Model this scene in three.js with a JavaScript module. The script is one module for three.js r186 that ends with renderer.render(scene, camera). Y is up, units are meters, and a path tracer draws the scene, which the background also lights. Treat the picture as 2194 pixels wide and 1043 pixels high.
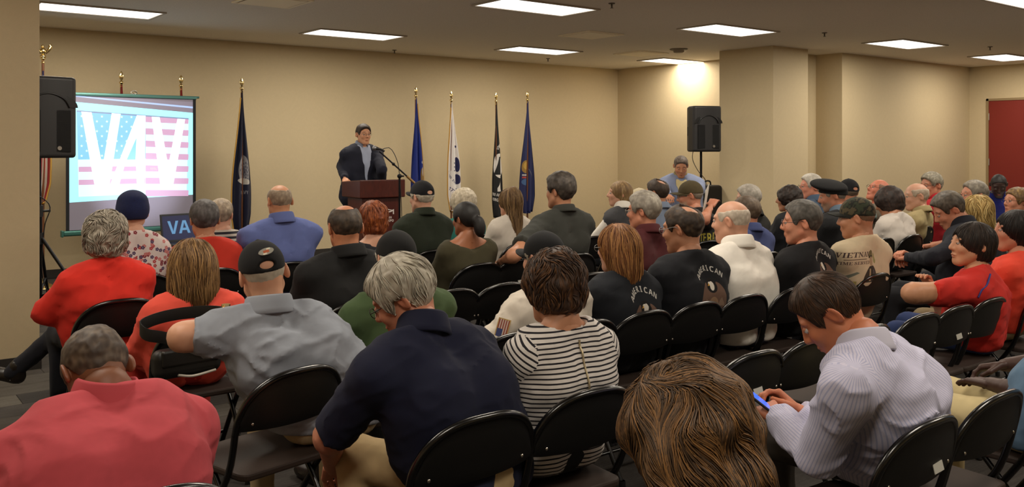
import * as THREE from 'three';
import { mergeGeometries, mergeVertices, toCreasedNormals } from 'three/addons/utils/BufferGeometryUtils.js';
import { RoundedBoxGeometry } from 'three/addons/geometries/RoundedBoxGeometry.js';
import { ImprovedNoise } from 'three/addons/math/ImprovedNoise.js';
import { RectAreaLightUniformsLib } from 'three/addons/lights/RectAreaLightUniformsLib.js';

// ---------------------------------------------------------------- camera, exposure
// Room axes: x runs along the front wall (to the right), z runs from the front wall to the audience, y is up.
const scene = new THREE.Scene();
scene.background = new THREE.Color(0x000000);
const CAM = new THREE.Vector3(-11.61, 1.58, 11.79), FOCAL = 1900, HORIZON = 313;
const LOOK = new THREE.Vector3(0.6124, 0, -0.7906), RIGHT = new THREE.Vector3(0.7906, 0, 0.6124);
const camera = new THREE.PerspectiveCamera(2 * Math.atan(521.5 / FOCAL) * 180 / Math.PI, 2194 / 1043, 0.05, 60);
camera.position.copy(CAM);
camera.rotation.y = -Math.atan2(LOOK.x, -LOOK.z);
camera.setViewOffset(2194, 1043, 0, 521.5 - HORIZON, 2194, 1043);      // level camera, lens shifted down
scene.add(camera);
const renderer = new THREE.WebGLRenderer({ antialias: true });
renderer.toneMapping = THREE.LinearToneMapping;
renderer.toneMappingExposure = 1.0;
renderer.shadowMap.enabled = true;
RectAreaLightUniformsLib.init();
const LAMP_POWER = 18.5, LAMP_COLOR = new THREE.Color(1.0, 0.895, 0.74);

// ---------------------------------------------------------------- helpers
let seed = 7;
const rnd = () => { seed = (seed * 1664525 + 1013904223) >>> 0; return seed / 4294967296; };
const noise3 = (() => { const n = new ImprovedNoise(); return (x, y, z) => n.noise(x + 31.7, y + 17.3, z + 53.1); })();
const V = (x, y, z) => new THREE.Vector3(x, y, z);
const lerp = (a, b, t) => a + (b - a) * t, clamp = (x, a, b) => Math.min(b, Math.max(a, x));
const sstep = (a, b, x) => { const t = clamp((x - a) / (b - a), 0, 1); return t * t * (3 - 2 * t); };
const RAD = Math.PI / 180;
function ray(px, py) {                                             // direction per metre of depth
  const u = (px - 1097) / FOCAL, v = (HORIZON - py) / FOCAL;
  return V(LOOK.x + u * RIGHT.x, v, LOOK.z + u * RIGHT.z);
}
const atDepth = (px, py, d) => ray(px, py).multiplyScalar(d).add(CAM);
const atHeight = (px, py, h) => atDepth(px, py, (h - CAM.y) / ((HORIZON - py) / FOCAL));
const atRow = (px, py, z) => { const r = ray(px, py); return r.clone().multiplyScalar((z - CAM.z) / r.z).add(CAM); };
const depthOf = p => p.clone().sub(CAM).dot(LOOK);

const taken = {};
function numbered(n) { const k = taken[n] = (taken[n] ?? -1) + 1; return k ? `${n}_${String(k).padStart(3, '0')}` : n; }
function shade(o) { o.traverse(m => { if (m.isMesh) { m.castShadow = true; m.receiveShadow = true; } }); return o; }
function obj(name, geo, mat, parent = scene) {
  const g = Array.isArray(geo) ? mergeGeometries(geo.map(x => { const y = x.index ? x.toNonIndexed() : x; for (const k of Object.keys(y.attributes)) if (!['position', 'normal', 'uv'].includes(k)) y.deleteAttribute(k); return y; })) : geo;
  const m = new THREE.Mesh(g, mat); m.name = parent === scene ? numbered(name) : name;
  parent.add(m); m.castShadow = m.receiveShadow = true; return m;
}
function thing(name, label, category, pos = [0, 0, 0], turn = 0, group) {
  const o = new THREE.Group(); o.name = numbered(name); scene.add(o);
  o.position.set(...pos); o.rotation.y = turn; o.userData = { label, category };
  if (group) o.userData.group = group; return o;
}
function tag(o, label, category, group) { Object.assign(o.userData, { label, category }); if (group) o.userData.group = group; return o; }
function struct(name, geo, mat, label, category) { const o = obj(name, geo, mat); o.userData = { kind: 'structure', label, category }; return o; }
const mats = {};
function mat(color, roughness = 0.85, metalness = 0, extra = {}) {
  const k = JSON.stringify([color, roughness, metalness, Object.keys(extra).length ? Math.random : 0, extra.key]);
  if (mats[k]) return mats[k];
  const { key, ...e } = extra;
  return mats[k] = new THREE.MeshStandardMaterial({ color, roughness, metalness, ...e });
}
const lin = c => { const k = new THREE.Color(c); return [k.r, k.g, k.b]; };
function box(x0, x1, y0, y1, z0, z1) { const g = new THREE.BoxGeometry(x1 - x0, y1 - y0, z1 - z0); g.translate((x0 + x1) / 2, (y0 + y1) / 2, (z0 + z1) / 2); return worldUv(g); }
function rbox(w, h, d, r = 0.01, x = 0, y = 0, z = 0) { const g = new RoundedBoxGeometry(w, h, d, 2, Math.min(r, w / 2.01, h / 2.01, d / 2.01)); g.translate(x, y, z); return g; }
function worldUv(g) {                                              // uv in metres by the dominant axis of the normal
  const p = g.attributes.position, n = g.attributes.normal, uv = new Float32Array(p.count * 2);
  for (let i = 0; i < p.count; i++) {
    const ax = Math.abs(n.getX(i)), ay = Math.abs(n.getY(i)), az = Math.abs(n.getZ(i));
    if (ay >= ax && ay >= az) { uv[2 * i] = p.getX(i); uv[2 * i + 1] = p.getZ(i); }
    else if (ax >= az) { uv[2 * i] = p.getZ(i); uv[2 * i + 1] = p.getY(i); }
    else { uv[2 * i] = p.getX(i); uv[2 * i + 1] = p.getY(i); }
  }
  g.setAttribute('uv', new THREE.BufferAttribute(uv, 2)); return g;
}
function tube(pts, r, seg = 24, rad = 6, closed = false) { return new THREE.TubeGeometry(new THREE.CatmullRomCurve3(pts.map(p => p.isVector3 ? p : V(...p)), closed, 'centripetal'), seg, r, rad, closed); }
function rod(a, b, r0, r1 = r0, n = 10) {
  a = a.isVector3 ? a : V(...a); b = b.isVector3 ? b : V(...b); const l = a.distanceTo(b);
  const g = new THREE.CylinderGeometry(r1, r0, l, n); g.translate(0, l / 2, 0);
  g.applyQuaternion(new THREE.Quaternion().setFromUnitVectors(V(0, 1, 0), b.clone().sub(a).normalize())); g.translate(a.x, a.y, a.z); return g;
}
function lathe(prof, x = 0, y = 0, z = 0, n = 20) { const g = new THREE.LatheGeometry(prof.map(p => new THREE.Vector2(p[0], p[1])), n); g.translate(x, y, z); return g; }
function ball(r, x, y, z, sx = 1, sy = 1, sz = 1, n = 12) { const g = new THREE.SphereGeometry(r, n, Math.ceil(n * 0.7)); g.scale(sx, sy, sz); g.translate(x, y, z); return g; }
function canvasTex(w, h, draw, repeat) {
  const c = document.createElement('canvas'); c.width = w; c.height = h; draw(c.getContext('2d'), w, h);
  const t = new THREE.CanvasTexture(c); t.colorSpace = THREE.SRGBColorSpace; t.magFilter = THREE.LinearFilter;
  t.wrapS = t.wrapT = THREE.RepeatWrapping; if (repeat) t.repeat.set(...repeat); return t;
}
function dataTex(n, f, srgb = true) {
  const d = new Uint8Array(n * n * 4);
  for (let j = 0; j < n; j++) for (let i = 0; i < n; i++) { const c = f(i / n, j / n), k = 4 * (j * n + i); d[k] = c[0]; d[k + 1] = c[1]; d[k + 2] = c[2]; d[k + 3] = 255; }
  const t = new THREE.DataTexture(d, n, n); if (srgb) t.colorSpace = THREE.SRGBColorSpace;
  t.magFilter = THREE.LinearFilter; t.minFilter = THREE.LinearMipmapLinearFilter; t.generateMipmaps = true; t.wrapS = t.wrapT = THREE.RepeatWrapping; t.needsUpdate = true; return t;
}
// tiling noise for texture computation
function tnoise(u, v, f, s = 0) { const a = u * 2 * Math.PI, b = v * 2 * Math.PI, r = f / 6.283; return noise3(Math.cos(a) * r + s, Math.sin(a) * r + Math.cos(b) * r, Math.sin(b) * r - s); }

// ---------------------------------------------------------------- distance fields, meshed with surface nets
function cap(a, b, ra, rb = ra) { return [a.x, a.y, a.z, b.x - a.x, b.y - a.y, b.z - a.z, ra, rb, 1 / Math.max(1e-9, a.distanceToSquared(b))]; }
function capD(c, x, y, z) {
  const px = x - c[0], py = y - c[1], pz = z - c[2];
  let t = (px * c[3] + py * c[4] + pz * c[5]) * c[8]; t = t < 0 ? 0 : t > 1 ? 1 : t;
  const dx = px - c[3] * t, dy = py - c[4] * t, dz = pz - c[5] * t;
  return Math.sqrt(dx * dx + dy * dy + dz * dz) - (c[6] + (c[7] - c[6]) * t);
}
function smin(a, b, k) { const h = Math.max(k - Math.abs(a - b), 0) / k; return Math.min(a, b) - h * h * k * 0.25; }
function smax(a, b, k) { return -smin(-a, -b, k); }
function capsD(list, k, x, y, z) { let d = 1e3; for (let i = 0; i < list.length; i++) d = smin(d, capD(list[i], x, y, z), k); return d; }
function ell(x, y, z, cx, cy, cz, rx, ry, rz) {
  const a = (x - cx) / rx, b = (y - cy) / ry, c = (z - cz) / rz, k0 = Math.sqrt(a * a + b * b + c * c);
  const k1 = Math.sqrt(a * a / (rx * rx) + b * b / (ry * ry) + c * c / (rz * rz)); return k1 < 1e-9 ? -Math.min(rx, ry, rz) : k0 * (k0 - 1) / k1;
}
function netMesh(f, lo, hi, cell) {
  const nx = Math.ceil((hi[0] - lo[0]) / cell) + 2, ny = Math.ceil((hi[1] - lo[1]) / cell) + 2, nz = Math.ceil((hi[2] - lo[2]) / cell) + 2;
  const val = new Float32Array(nx * ny * nz), B = 5, half = B * cell * 0.5, skip = half * 1.7321 * 1.5 + 0.012;
  for (let bz = 0; bz < nz; bz += B) for (let by = 0; by < ny; by += B) for (let bx = 0; bx < nx; bx += B) {
    const c = f(lo[0] + bx * cell + half, lo[1] + by * cell + half, lo[2] + bz * cell + half), far = Math.abs(c) > skip;
    for (let k = bz; k < Math.min(nz, bz + B); k++) for (let j = by; j < Math.min(ny, by + B); j++) for (let i = bx; i < Math.min(nx, bx + B); i++)
      val[(k * ny + j) * nx + i] = far ? c : f(lo[0] + i * cell, lo[1] + j * cell, lo[2] + k * cell);
  }
  const id = new Int32Array(nx * ny * nz).fill(-1), pos = [], idx = [];
  const at = (i, j, k) => val[(k * ny + j) * nx + i];
  for (let k = 0; k < nz - 1; k++) for (let j = 0; j < ny - 1; j++) for (let i = 0; i < nx - 1; i++) {
    let m = 0; for (let c = 0; c < 8; c++) if (at(i + (c & 1), j + (c >> 1 & 1), k + (c >> 2)) < 0) m |= 1 << c;
    if (m === 0 || m === 255) continue;
    let sx = 0, sy = 0, sz = 0, n = 0;
    for (let a = 0; a < 8; a++) for (let e = 0; e < 3; e++) {
      const b = a | 1 << e; if (b === a || ((m >> a & 1) === (m >> b & 1))) continue;
      const va = at(i + (a & 1), j + (a >> 1 & 1), k + (a >> 2)), vb = at(i + (b & 1), j + (b >> 1 & 1), k + (b >> 2)), t = va / (va - vb);
      sx += (a & 1) + (e === 0 ? t : 0); sy += (a >> 1 & 1) + (e === 1 ? t : 0); sz += (a >> 2) + (e === 2 ? t : 0); n++;
    }
    id[(k * ny + j) * nx + i] = pos.length / 3;
    pos.push(lo[0] + (i + sx / n) * cell, lo[1] + (j + sy / n) * cell, lo[2] + (k + sz / n) * cell);
  }
  const q = (a, b, c, d, flip) => { if (a < 0 || b < 0 || c < 0 || d < 0) return; flip ? idx.push(a, c, b, a, d, c) : idx.push(a, b, c, a, c, d); };
  const I = (i, j, k) => id[(k * ny + j) * nx + i];
  for (let k = 1; k < nz - 1; k++) for (let j = 1; j < ny - 1; j++) for (let i = 1; i < nx - 1; i++) {
    const s = at(i, j, k) < 0;
    if (s !== at(i + 1, j, k) < 0) q(I(i, j - 1, k - 1), I(i, j, k - 1), I(i, j, k), I(i, j - 1, k), !s);
    if (s !== at(i, j + 1, k) < 0) q(I(i - 1, j, k - 1), I(i - 1, j, k), I(i, j, k), I(i, j, k - 1), !s);
    if (s !== at(i, j, k + 1) < 0) q(I(i - 1, j - 1, k), I(i, j - 1, k), I(i, j, k), I(i - 1, j, k), !s);
  }
  const g = new THREE.BufferGeometry();
  g.setAttribute('position', new THREE.Float32BufferAttribute(pos, 3)); g.setIndex(idx);
  g.computeVertexNormals(); return g;
}
function paint(g, f) {                                             // vertex colours from a position
  const p = g.attributes.position, c = new Float32Array(p.count * 3);
  for (let i = 0; i < p.count; i++) { const q = f(p.getX(i), p.getY(i), p.getZ(i)); c[3 * i] = q[0]; c[3 * i + 1] = q[1]; c[3 * i + 2] = q[2]; }
  g.setAttribute('color', new THREE.BufferAttribute(c, 3)); return g;
}
function setUv(g, f) {
  const p = g.attributes.position, c = new Float32Array(p.count * 2);
  for (let i = 0; i < p.count; i++) { const q = f(p.getX(i), p.getY(i), p.getZ(i)); c[2 * i] = q[0]; c[2 * i + 1] = q[1]; }
  g.setAttribute('uv', new THREE.BufferAttribute(c, 2)); return g;
}
// ---------------------------------------------------------------- room shell
const H = 3.0, X0 = -14.2, X1 = 4.7, Z1 = 14.6, TH = 0.15;
const wallTex = dataTex(256, (u, v) => { const n = tnoise(u, v, 22) * 0.5 + tnoise(u, v, 60, 3) * 0.35 + (rnd() - 0.5) * 0.5; const k = 250 + n * 5; return [k, k, k]; });
wallTex.repeat.set(1.1, 1.1);
const wallMat = new THREE.MeshStandardMaterial({ color: 0xcfbd99, roughness: 0.72, map: wallTex, bumpMap: wallTex, bumpScale: 0.0003 });
const ceilTex = dataTex(256, (u, v) => { const n = tnoise(u, v, 50) + (rnd() - 0.5) * 0.9; const k = 246 + n * 9; return [k, k, k]; });
ceilTex.repeat.set(1.6, 1.6);
const ceilMat = new THREE.MeshStandardMaterial({ color: 0xefe8dd, roughness: 0.95, map: ceilTex, bumpMap: ceilTex, bumpScale: 0.002 });
const baseMat = mat(0x2b2724, 0.6);
struct('wall_front', box(X0 - TH, TH, 0, H, -TH, 0), wallMat, 'long beige wall behind the flags and lectern', 'wall');
struct('wall_side', [box(0, TH, 0, H, 0, 3.6), box(0, 0.62 + TH, 0, H, 3.6, 3.75)], wallMat, 'beige side wall behind the right loudspeaker', 'wall');
struct('wall_recess', [box(0.62, 0.62 + TH, 0, H, 3.75, 4.2), box(0.62 + TH, X1, 0, H, 4.2 - TH, 4.2)], wallMat, 'beige wall set back between pillar and red door', 'wall');
struct('wall_right', [box(X1, X1 + TH, 0, H, 4.2 - TH, 4.5), box(X1, X1 + TH, 2.42, H, 4.5, 6.4), box(X1, X1 + TH, 0, H, 6.4, Z1)], wallMat, 'beige end wall holding the red door', 'wall');
struct('wall_back', box(X0 - TH, X1 + TH, 0, H, Z1, Z1 + TH), wallMat, 'beige wall behind the audience', 'wall');
struct('wall_left', box(X0 - TH, X0, 0, H, 0, Z1), wallMat, 'beige wall on the far left', 'wall');
struct('wall_pillar', box(-1.03, -0.19, 0, H, 3.2, 4.15), wallMat, 'square beige pillar right of the far loudspeaker', 'pillar');
struct('wall_column', box(-11.5, -10.405, 0, H, 4.0, 4.75), wallMat, 'beige column cropped at the left edge of the picture', 'column');
struct('ceiling', box(X0 - TH, X1 + TH, H, H + TH, -TH, Z1 + TH), ceilMat, 'dull off-white ceiling with square light panels', 'ceiling');
struct('baseboard_front', box(X0, 0, 0, 0.10, 0, 0.012), baseMat, 'dark rubber baseboard along the front wall', 'baseboard');
struct('baseboard_column', [box(-11.5, -10.393, 0, 0.10, 4.75, 4.762), box(-10.405, -10.393, 0, 0.10, 4.0, 4.75)], baseMat, 'dark rubber baseboard around the left column', 'baseboard');
struct('baseboard_pillar', [box(-1.042, -0.18, 0, 0.10, 4.15, 4.162), box(-1.042, -1.03, 0, 0.10, 3.2, 4.15)], baseMat, 'dark rubber baseboard around the square pillar', 'baseboard');
struct('baseboard_side', [box(-0.012, 0, 0, 0.10, 0, 3.6), box(0.62, X1, 0, 0.10, 4.2, 4.212)], baseMat, 'dark rubber baseboard along the right hand walls', 'baseboard');

// floor: base slab and carpet planks where they show
const carpetTex = (tone, sd) => dataTex(128, (u, v) => { const n = tnoise(u * 0.999, v, 9, sd) * 0.5 + noise3(u * 1.5 + sd, v * 60, sd) * 0.9 + (rnd() - 0.5) * 0.8; const k = n * 13; return [tone[0] + k, tone[1] + k, tone[2] + k]; });
const carpetTones = [[54, 49, 45], [70, 65, 58], [43, 39, 36], [84, 79, 71], [60, 54, 48]];
const carpetMats = carpetTones.map((t, i) => { const m = carpetTex(t, i * 7.1); return new THREE.MeshStandardMaterial({ map: m, roughness: 0.98, bumpMap: m, bumpScale: 0.003 }); });
const floorMat = carpetMats[0].clone(); floorMat.map = carpetMats[0].map.clone(); floorMat.map.repeat.set(2, 2);
const floor = struct('floor', box(X0 - TH, X1 + TH, -0.12, -0.006, -TH, Z1 + TH), floorMat, 'grey striped carpet floor', 'floor');
{
  const plank = new RoundedBoxGeometry(0.998, 0.012, 0.248, 1, 0.003); let row = 0;
  for (let z = 0.15; z < 8.4; z += 0.25, row++) for (let x = -11.9 + (row % 4) * 0.25; x < -8.2; x += 1) {
    const m = obj('carpet_plank', plank, carpetMats[Math.floor(rnd() * 5)], floor); m.position.set(x + 0.5, -0.006, z + 0.125);
  }
}
// red door in the end wall
{
  const red = mat(0x7a1c12, 0.5), fr = mat(0x8f7a58, 0.55), steel = mat(0xb9b4a8, 0.35, 1);
  const door = struct('door_1', box(X1 - 0.005, X1 + 0.04, 0.01, 2.38, 4.54, 5.45), red, 'red door leaf with steel hinges in the end wall', 'door');
  obj('door_leaf', box(X1 - 0.005, X1 + 0.04, 0.01, 2.38, 5.455, 6.36), red, door);
  obj('door_frame', [box(X1 - 0.02, X1 + 0.1, 0, 2.42, 4.5, 4.54), box(X1 - 0.02, X1 + 0.1, 0, 2.42, 6.36, 6.4), box(X1 - 0.02, X1 + 0.1, 2.38, 2.42, 4.5, 6.4)], fr, door);
  for (const y of [0.3, 1.3, 2.1]) obj('hinge', rod([X1 - 0.012, y - 0.06, 4.545], [X1 - 0.012, y + 0.06, 4.545], 0.011), steel, door);
  obj('door_handle', [rod([X1 - 0.05, 1.0, 5.38], [X1 - 0.05, 1.0, 5.25], 0.01), rod([X1 - 0.05, 1.0, 5.38], [X1, 1.0, 5.38], 0.012)], steel, door);
}
// ceiling troffers: recessed pan, frame and glowing lens, with an area light of the same size under the lens
const lensMat = new THREE.MeshStandardMaterial({ color: 0xffffff, emissive: LAMP_COLOR.clone().lerp(new THREE.Color(1, 1, 1), 0.75), emissiveIntensity: 2.2, roughness: 0.6 });
const frameMat = mat(0xb9b0a2, 0.5);
function lamp(x, z, label) {
  const t = thing('ceiling_light', label, 'ceiling light', [x, H, z], 0, 'fluorescent ceiling lights');
  const w = 0.61, l = 1.22, b = 0.03;
  obj('frame', [rbox(l, 0.016, b, 0.004, 0, -0.008, -w / 2 + b / 2), rbox(l, 0.016, b, 0.004, 0, -0.008, w / 2 - b / 2), rbox(b, 0.016, w - 2 * b, 0.004, -l / 2 + b / 2, -0.008, 0), rbox(b, 0.016, w - 2 * b, 0.004, l / 2 - b / 2, -0.008, 0)], frameMat, t);
  obj('lens', rbox(l - 2 * b - 0.002, 0.006, w - 2 * b - 0.002, 0.002, 0, -0.004, 0), lensMat, t);
  const a = new THREE.RectAreaLight(LAMP_COLOR, LAMP_POWER, l - 2 * b, w - 2 * b);
  a.position.set(0, -0.02, 0); a.rotation.x = -Math.PI / 2; a.castShadow = true; t.add(a);
}
[[-9.35, 1.8, 'bright ceiling light panel beside the left column, above the projection screen'], [-6.3, 1.65, 'bright ceiling light panel above and left of the standing speaker'], [-3.25, 1.65, 'bright ceiling light panel above the white and black flags'], [-0.38, 1.75, 'bright ceiling light panel just left of the square pillar'],
 [-5.88, 4.8, 'bright ceiling light panel cut by the top edge, right of centre'], [-2.88, 4.85, 'bright ceiling light panel in front of the square pillar'], [0.25, 5.4, 'bright ceiling light panel right of the square pillar'], [3.3, 5.4, 'bright ceiling light panel above the red door'],
 [-2.25, 8.1, 'ceiling light panel clipped by the top right corner'],
 ].forEach(a => lamp(...a));
for (const [x, z] of [[-12.4, 1.65], [-8.95, 4.85], [-12.0, 4.85], [-11.4, 8.1], [-8.35, 8.1], [-5.3, 8.1], [0.8, 8.1], [-11.4, 11.3], [-8.35, 11.3], [-5.3, 11.3], [-2.25, 11.3], [2.0, 11.3]]) lamp(x, z, 'ceiling light panel outside the picture above the audience');
// square air diffusers, round detector and sprinkler heads
function diffuser(x, z, label) {
  const t = thing('ceiling_diffuser', label, 'air diffuser', [x, H, z], 0, 'square ceiling diffusers');
  const m = mat(0xfff5de, 0.6);
  obj('frame', [rbox(0.6, 0.014, 0.03, 0.004, 0, -0.007, -0.285), rbox(0.6, 0.014, 0.03, 0.004, 0, -0.007, 0.285), rbox(0.03, 0.014, 0.54, 0.004, -0.285, -0.007, 0), rbox(0.03, 0.014, 0.54, 0.004, 0.285, -0.007, 0)], m, t);
  obj('plate', rbox(0.5, 0.01, 0.5, 0.004, 0, -0.012, 0), m, t); obj('backing', rbox(0.56, 0.004, 0.56, 0.001, 0, -0.002, 0), mat(0x8a8276, 0.8), t);
}
diffuser(-8.15, 3.5, 'square cream ceiling panel cut by the top edge, left of centre');
diffuser(-3.9, 3.48, 'square cream air diffuser between the middle ceiling lights');
diffuser(-1.75, 2.28, 'faint square air diffuser near the pillar end of ceiling');
{ const t = thing('ceiling_detector', 'round ceiling fixture left of the square pillar', 'smoke detector', [-1.74, H, 3.03]);
  obj('base', lathe([[0, 0], [0.13, 0], [0.13, -0.012], [0.11, -0.02], [0, -0.02]]), mat(0x8d8373, 0.6), t); obj('head', lathe([[0.08, -0.018], [0.075, -0.05], [0.05, -0.058], [0, -0.06]]), mat(0x9b907f, 0.6), t); }
[[-5.43, 5.43, 'near the top edge beside the middle light'], [-1.72, 5.41, 'between the two lights right of the pillar top'], [1.54, 5.96, 'above the wall left of the red door'], [-2.36, 0.8, 'above the black flag'], [-4.96, 0.37, 'close to the front wall above the blue flag']].forEach(([x, z, l]) => {
  const t = thing('sprinkler_head', 'small ceiling sprinkler head ' + l, 'sprinkler', [x, H, z], 0, 'ceiling sprinkler heads');
  obj('escutcheon', lathe([[0, 0], [0.035, 0], [0.03, -0.008], [0, -0.01]], 0, 0, 0, 12), mat(0x6e665c, 0.5, 0.5), t);
  obj('nozzle', [rod([0, -0.008, 0], [0, -0.045, 0], 0.009, 0.007, 8), lathe([[0, -0.045], [0.018, -0.047], [0.018, -0.05], [0, -0.05]], 0, 0, 0, 10)], mat(0x4e463e, 0.4, 0.7), t);
});
// ---------------------------------------------------------------- front of the room
const gold = mat(0xf6dfa4, 0.12, 1), brassPole = mat(0x6b3f22, 0.45), blackMetal = mat(0x15151a, 0.4, 0.6), blackPlastic = mat(0x17171a, 0.5);
// projection screen on a tripod
{
  const a = atRow(139, 200, 0.9), b = atRow(421, 208, 0.9), top = (a.y + atRow(421, 208, 0.9).y) / 2, cx = (a.x + b.x) / 2, w = b.x - a.x, bot = atRow(138, 497, 0.9).y;
  const t = thing('projection_screen', 'pull-up projection screen glowing with a flag and lettering slide', 'screen', [cx, 0, 0.9]);
  const slide = canvasTex(1024, 1024, (c, W, Hh) => {
    const X = v => (v - 75) / 818 * W, Y = v => (v - 95) / 870 * Hh;
    const R = (x0, y0, x1, y1, f) => { c.fillStyle = f; c.fillRect(X(x0), Y(y0), X(x1) - X(x0), Y(y1) - Y(y0)); };
    const P = (pts, f) => { c.fillStyle = f; c.beginPath(); pts.forEach((p, i) => i ? c.lineTo(X(p[0]), Y(p[1])) : c.moveTo(X(p[0]), Y(p[1]))); c.closePath(); c.fill(); };
    R(75, 95, 900, 970, '#1c1a22');
    P([[78, 95], [892, 120], [892, 195], [78, 140]], '#4b4858');
    P([[78, 96], [300, 112], [892, 152], [892, 164], [300, 122], [78, 104]], '#8fb4e6');
    P([[80, 138], [890, 195], [888, 762], [78, 787]], '#8ff4fa');
    P([[130, 195], [853, 232], [838, 742], [142, 752]], '#c9f7fb');
    P([[130, 195], [562, 215], [562, 508], [138, 512]], '#4ab4ea');
    for (let k = 0; k < 7; k++) { const y = 222 + k * 83; P([[562, y], [852, y + 10], [850, y + 50], [562, y + 42]], '#b886aa'); }
    for (const y of [558, 642]) P([[142, y], [560, y], [560, y + 34], [142, y + 34]], '#b886aa');
    P([[130, 195], [853, 232], [853, 240], [130, 204]], '#3f6f96');
    c.fillStyle = '#c8f4ff'; let r = 3;
    for (let j = 0; j < 9; j++) for (let i = 0; i < 7; i++) { const x = 160 + i * 62 + (j % 2) * 31, y = 232 + j * 32; if (x > 550) continue; c.beginPath(); for (let k = 0; k < 10; k++) { const q = k % 2 ? 5 : 12, an = k * Math.PI / 5 - Math.PI / 2; c.lineTo(X(x) + q * Math.cos(an), Y(y) + q * Math.sin(an)); } c.fill(); }
    const L = '#f2ffff';
    P([[158, 202], [220, 205], [288, 560], [345, 208], [402, 212], [330, 690], [240, 690]], L);
    P([[505, 218], [562, 220], [555, 690], [505, 690], [500, 560], [425, 560], [390, 690], [330, 690]], L);
    P([[502, 370], [496, 515], [440, 515]], '#45bdf0');
    P([[602, 226], [655, 228], [712, 560], [775, 236], [828, 240], [745, 700], [660, 700]], L);
    c.fillStyle = '#b9aea0'; c.font = 'bold 26px sans-serif'; c.fillText('TTTL', X(592), Y(588));
  });
  const face = new THREE.MeshStandardMaterial({ color: 0x8c8796, roughness: 0.85, emissive: 0xffffff, emissiveMap: slide, emissiveIntensity: 1.2 });
  const fab = new THREE.PlaneGeometry(w - 0.05, top - bot - 0.03); fab.translate(0, (top + bot) / 2, 0.004);
  obj('projected_picture', fab, face, t);
  obj('fabric', rbox(w - 0.02, top - bot - 0.02, 0.004, 0.001, 0, (top + bot) / 2, 0), mat(0x20242c, 0.8), t);
  for (const s of [-1, 1]) obj('border', rbox(0.035, top - bot - 0.03, 0.006, 0.001, s * (w / 2 - 0.027), (top + bot) / 2, 0.004), mat(0x11131a, 0.8), t);
  obj('top_bar', [rod([-w / 2 - 0.03, top, 0], [w / 2 + 0.03, top, 0], 0.014), rbox(w, 0.03, 0.03, 0.008, 0, top - 0.012, 0)], mat(0x5f8f8a, 0.35, 0.6), t);
  obj('case', [rbox(w + 0.05, 0.06, 0.07, 0.02, 0, bot - 0.02, 0), rbox(0.025, 0.075, 0.085, 0.01, -w / 2 - 0.03, bot - 0.02, 0), rbox(0.025, 0.075, 0.085, 0.01, w / 2 + 0.03, bot - 0.02, 0)], mat(0x3f7168, 0.4, 0.4), t);
  obj('pole', rod([0.02, 0.25, -0.05], [0.02, top + 0.03, -0.05], 0.012), mat(0xb5b5b0, 0.3, 1), t);
  obj('hook', [tube([[0, top + 0.01, 0], [-0.03, top + 0.03, 0], [0.02, top + 0.055, -0.02], [0.05, top + 0.03, -0.04], [0.02, top + 0.01, -0.05]], 0.008, 16)], mat(0xd8d2c6, 0.3, 0.8), t);
  for (const an of [0.5, 2.6, 4.7]) obj('leg', rod([0.02, 0.33, -0.05], [0.02 + 0.38 * Math.cos(an), 0.012, -0.05 + 0.38 * Math.sin(an)], 0.011), blackMetal, t);
}
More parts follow.
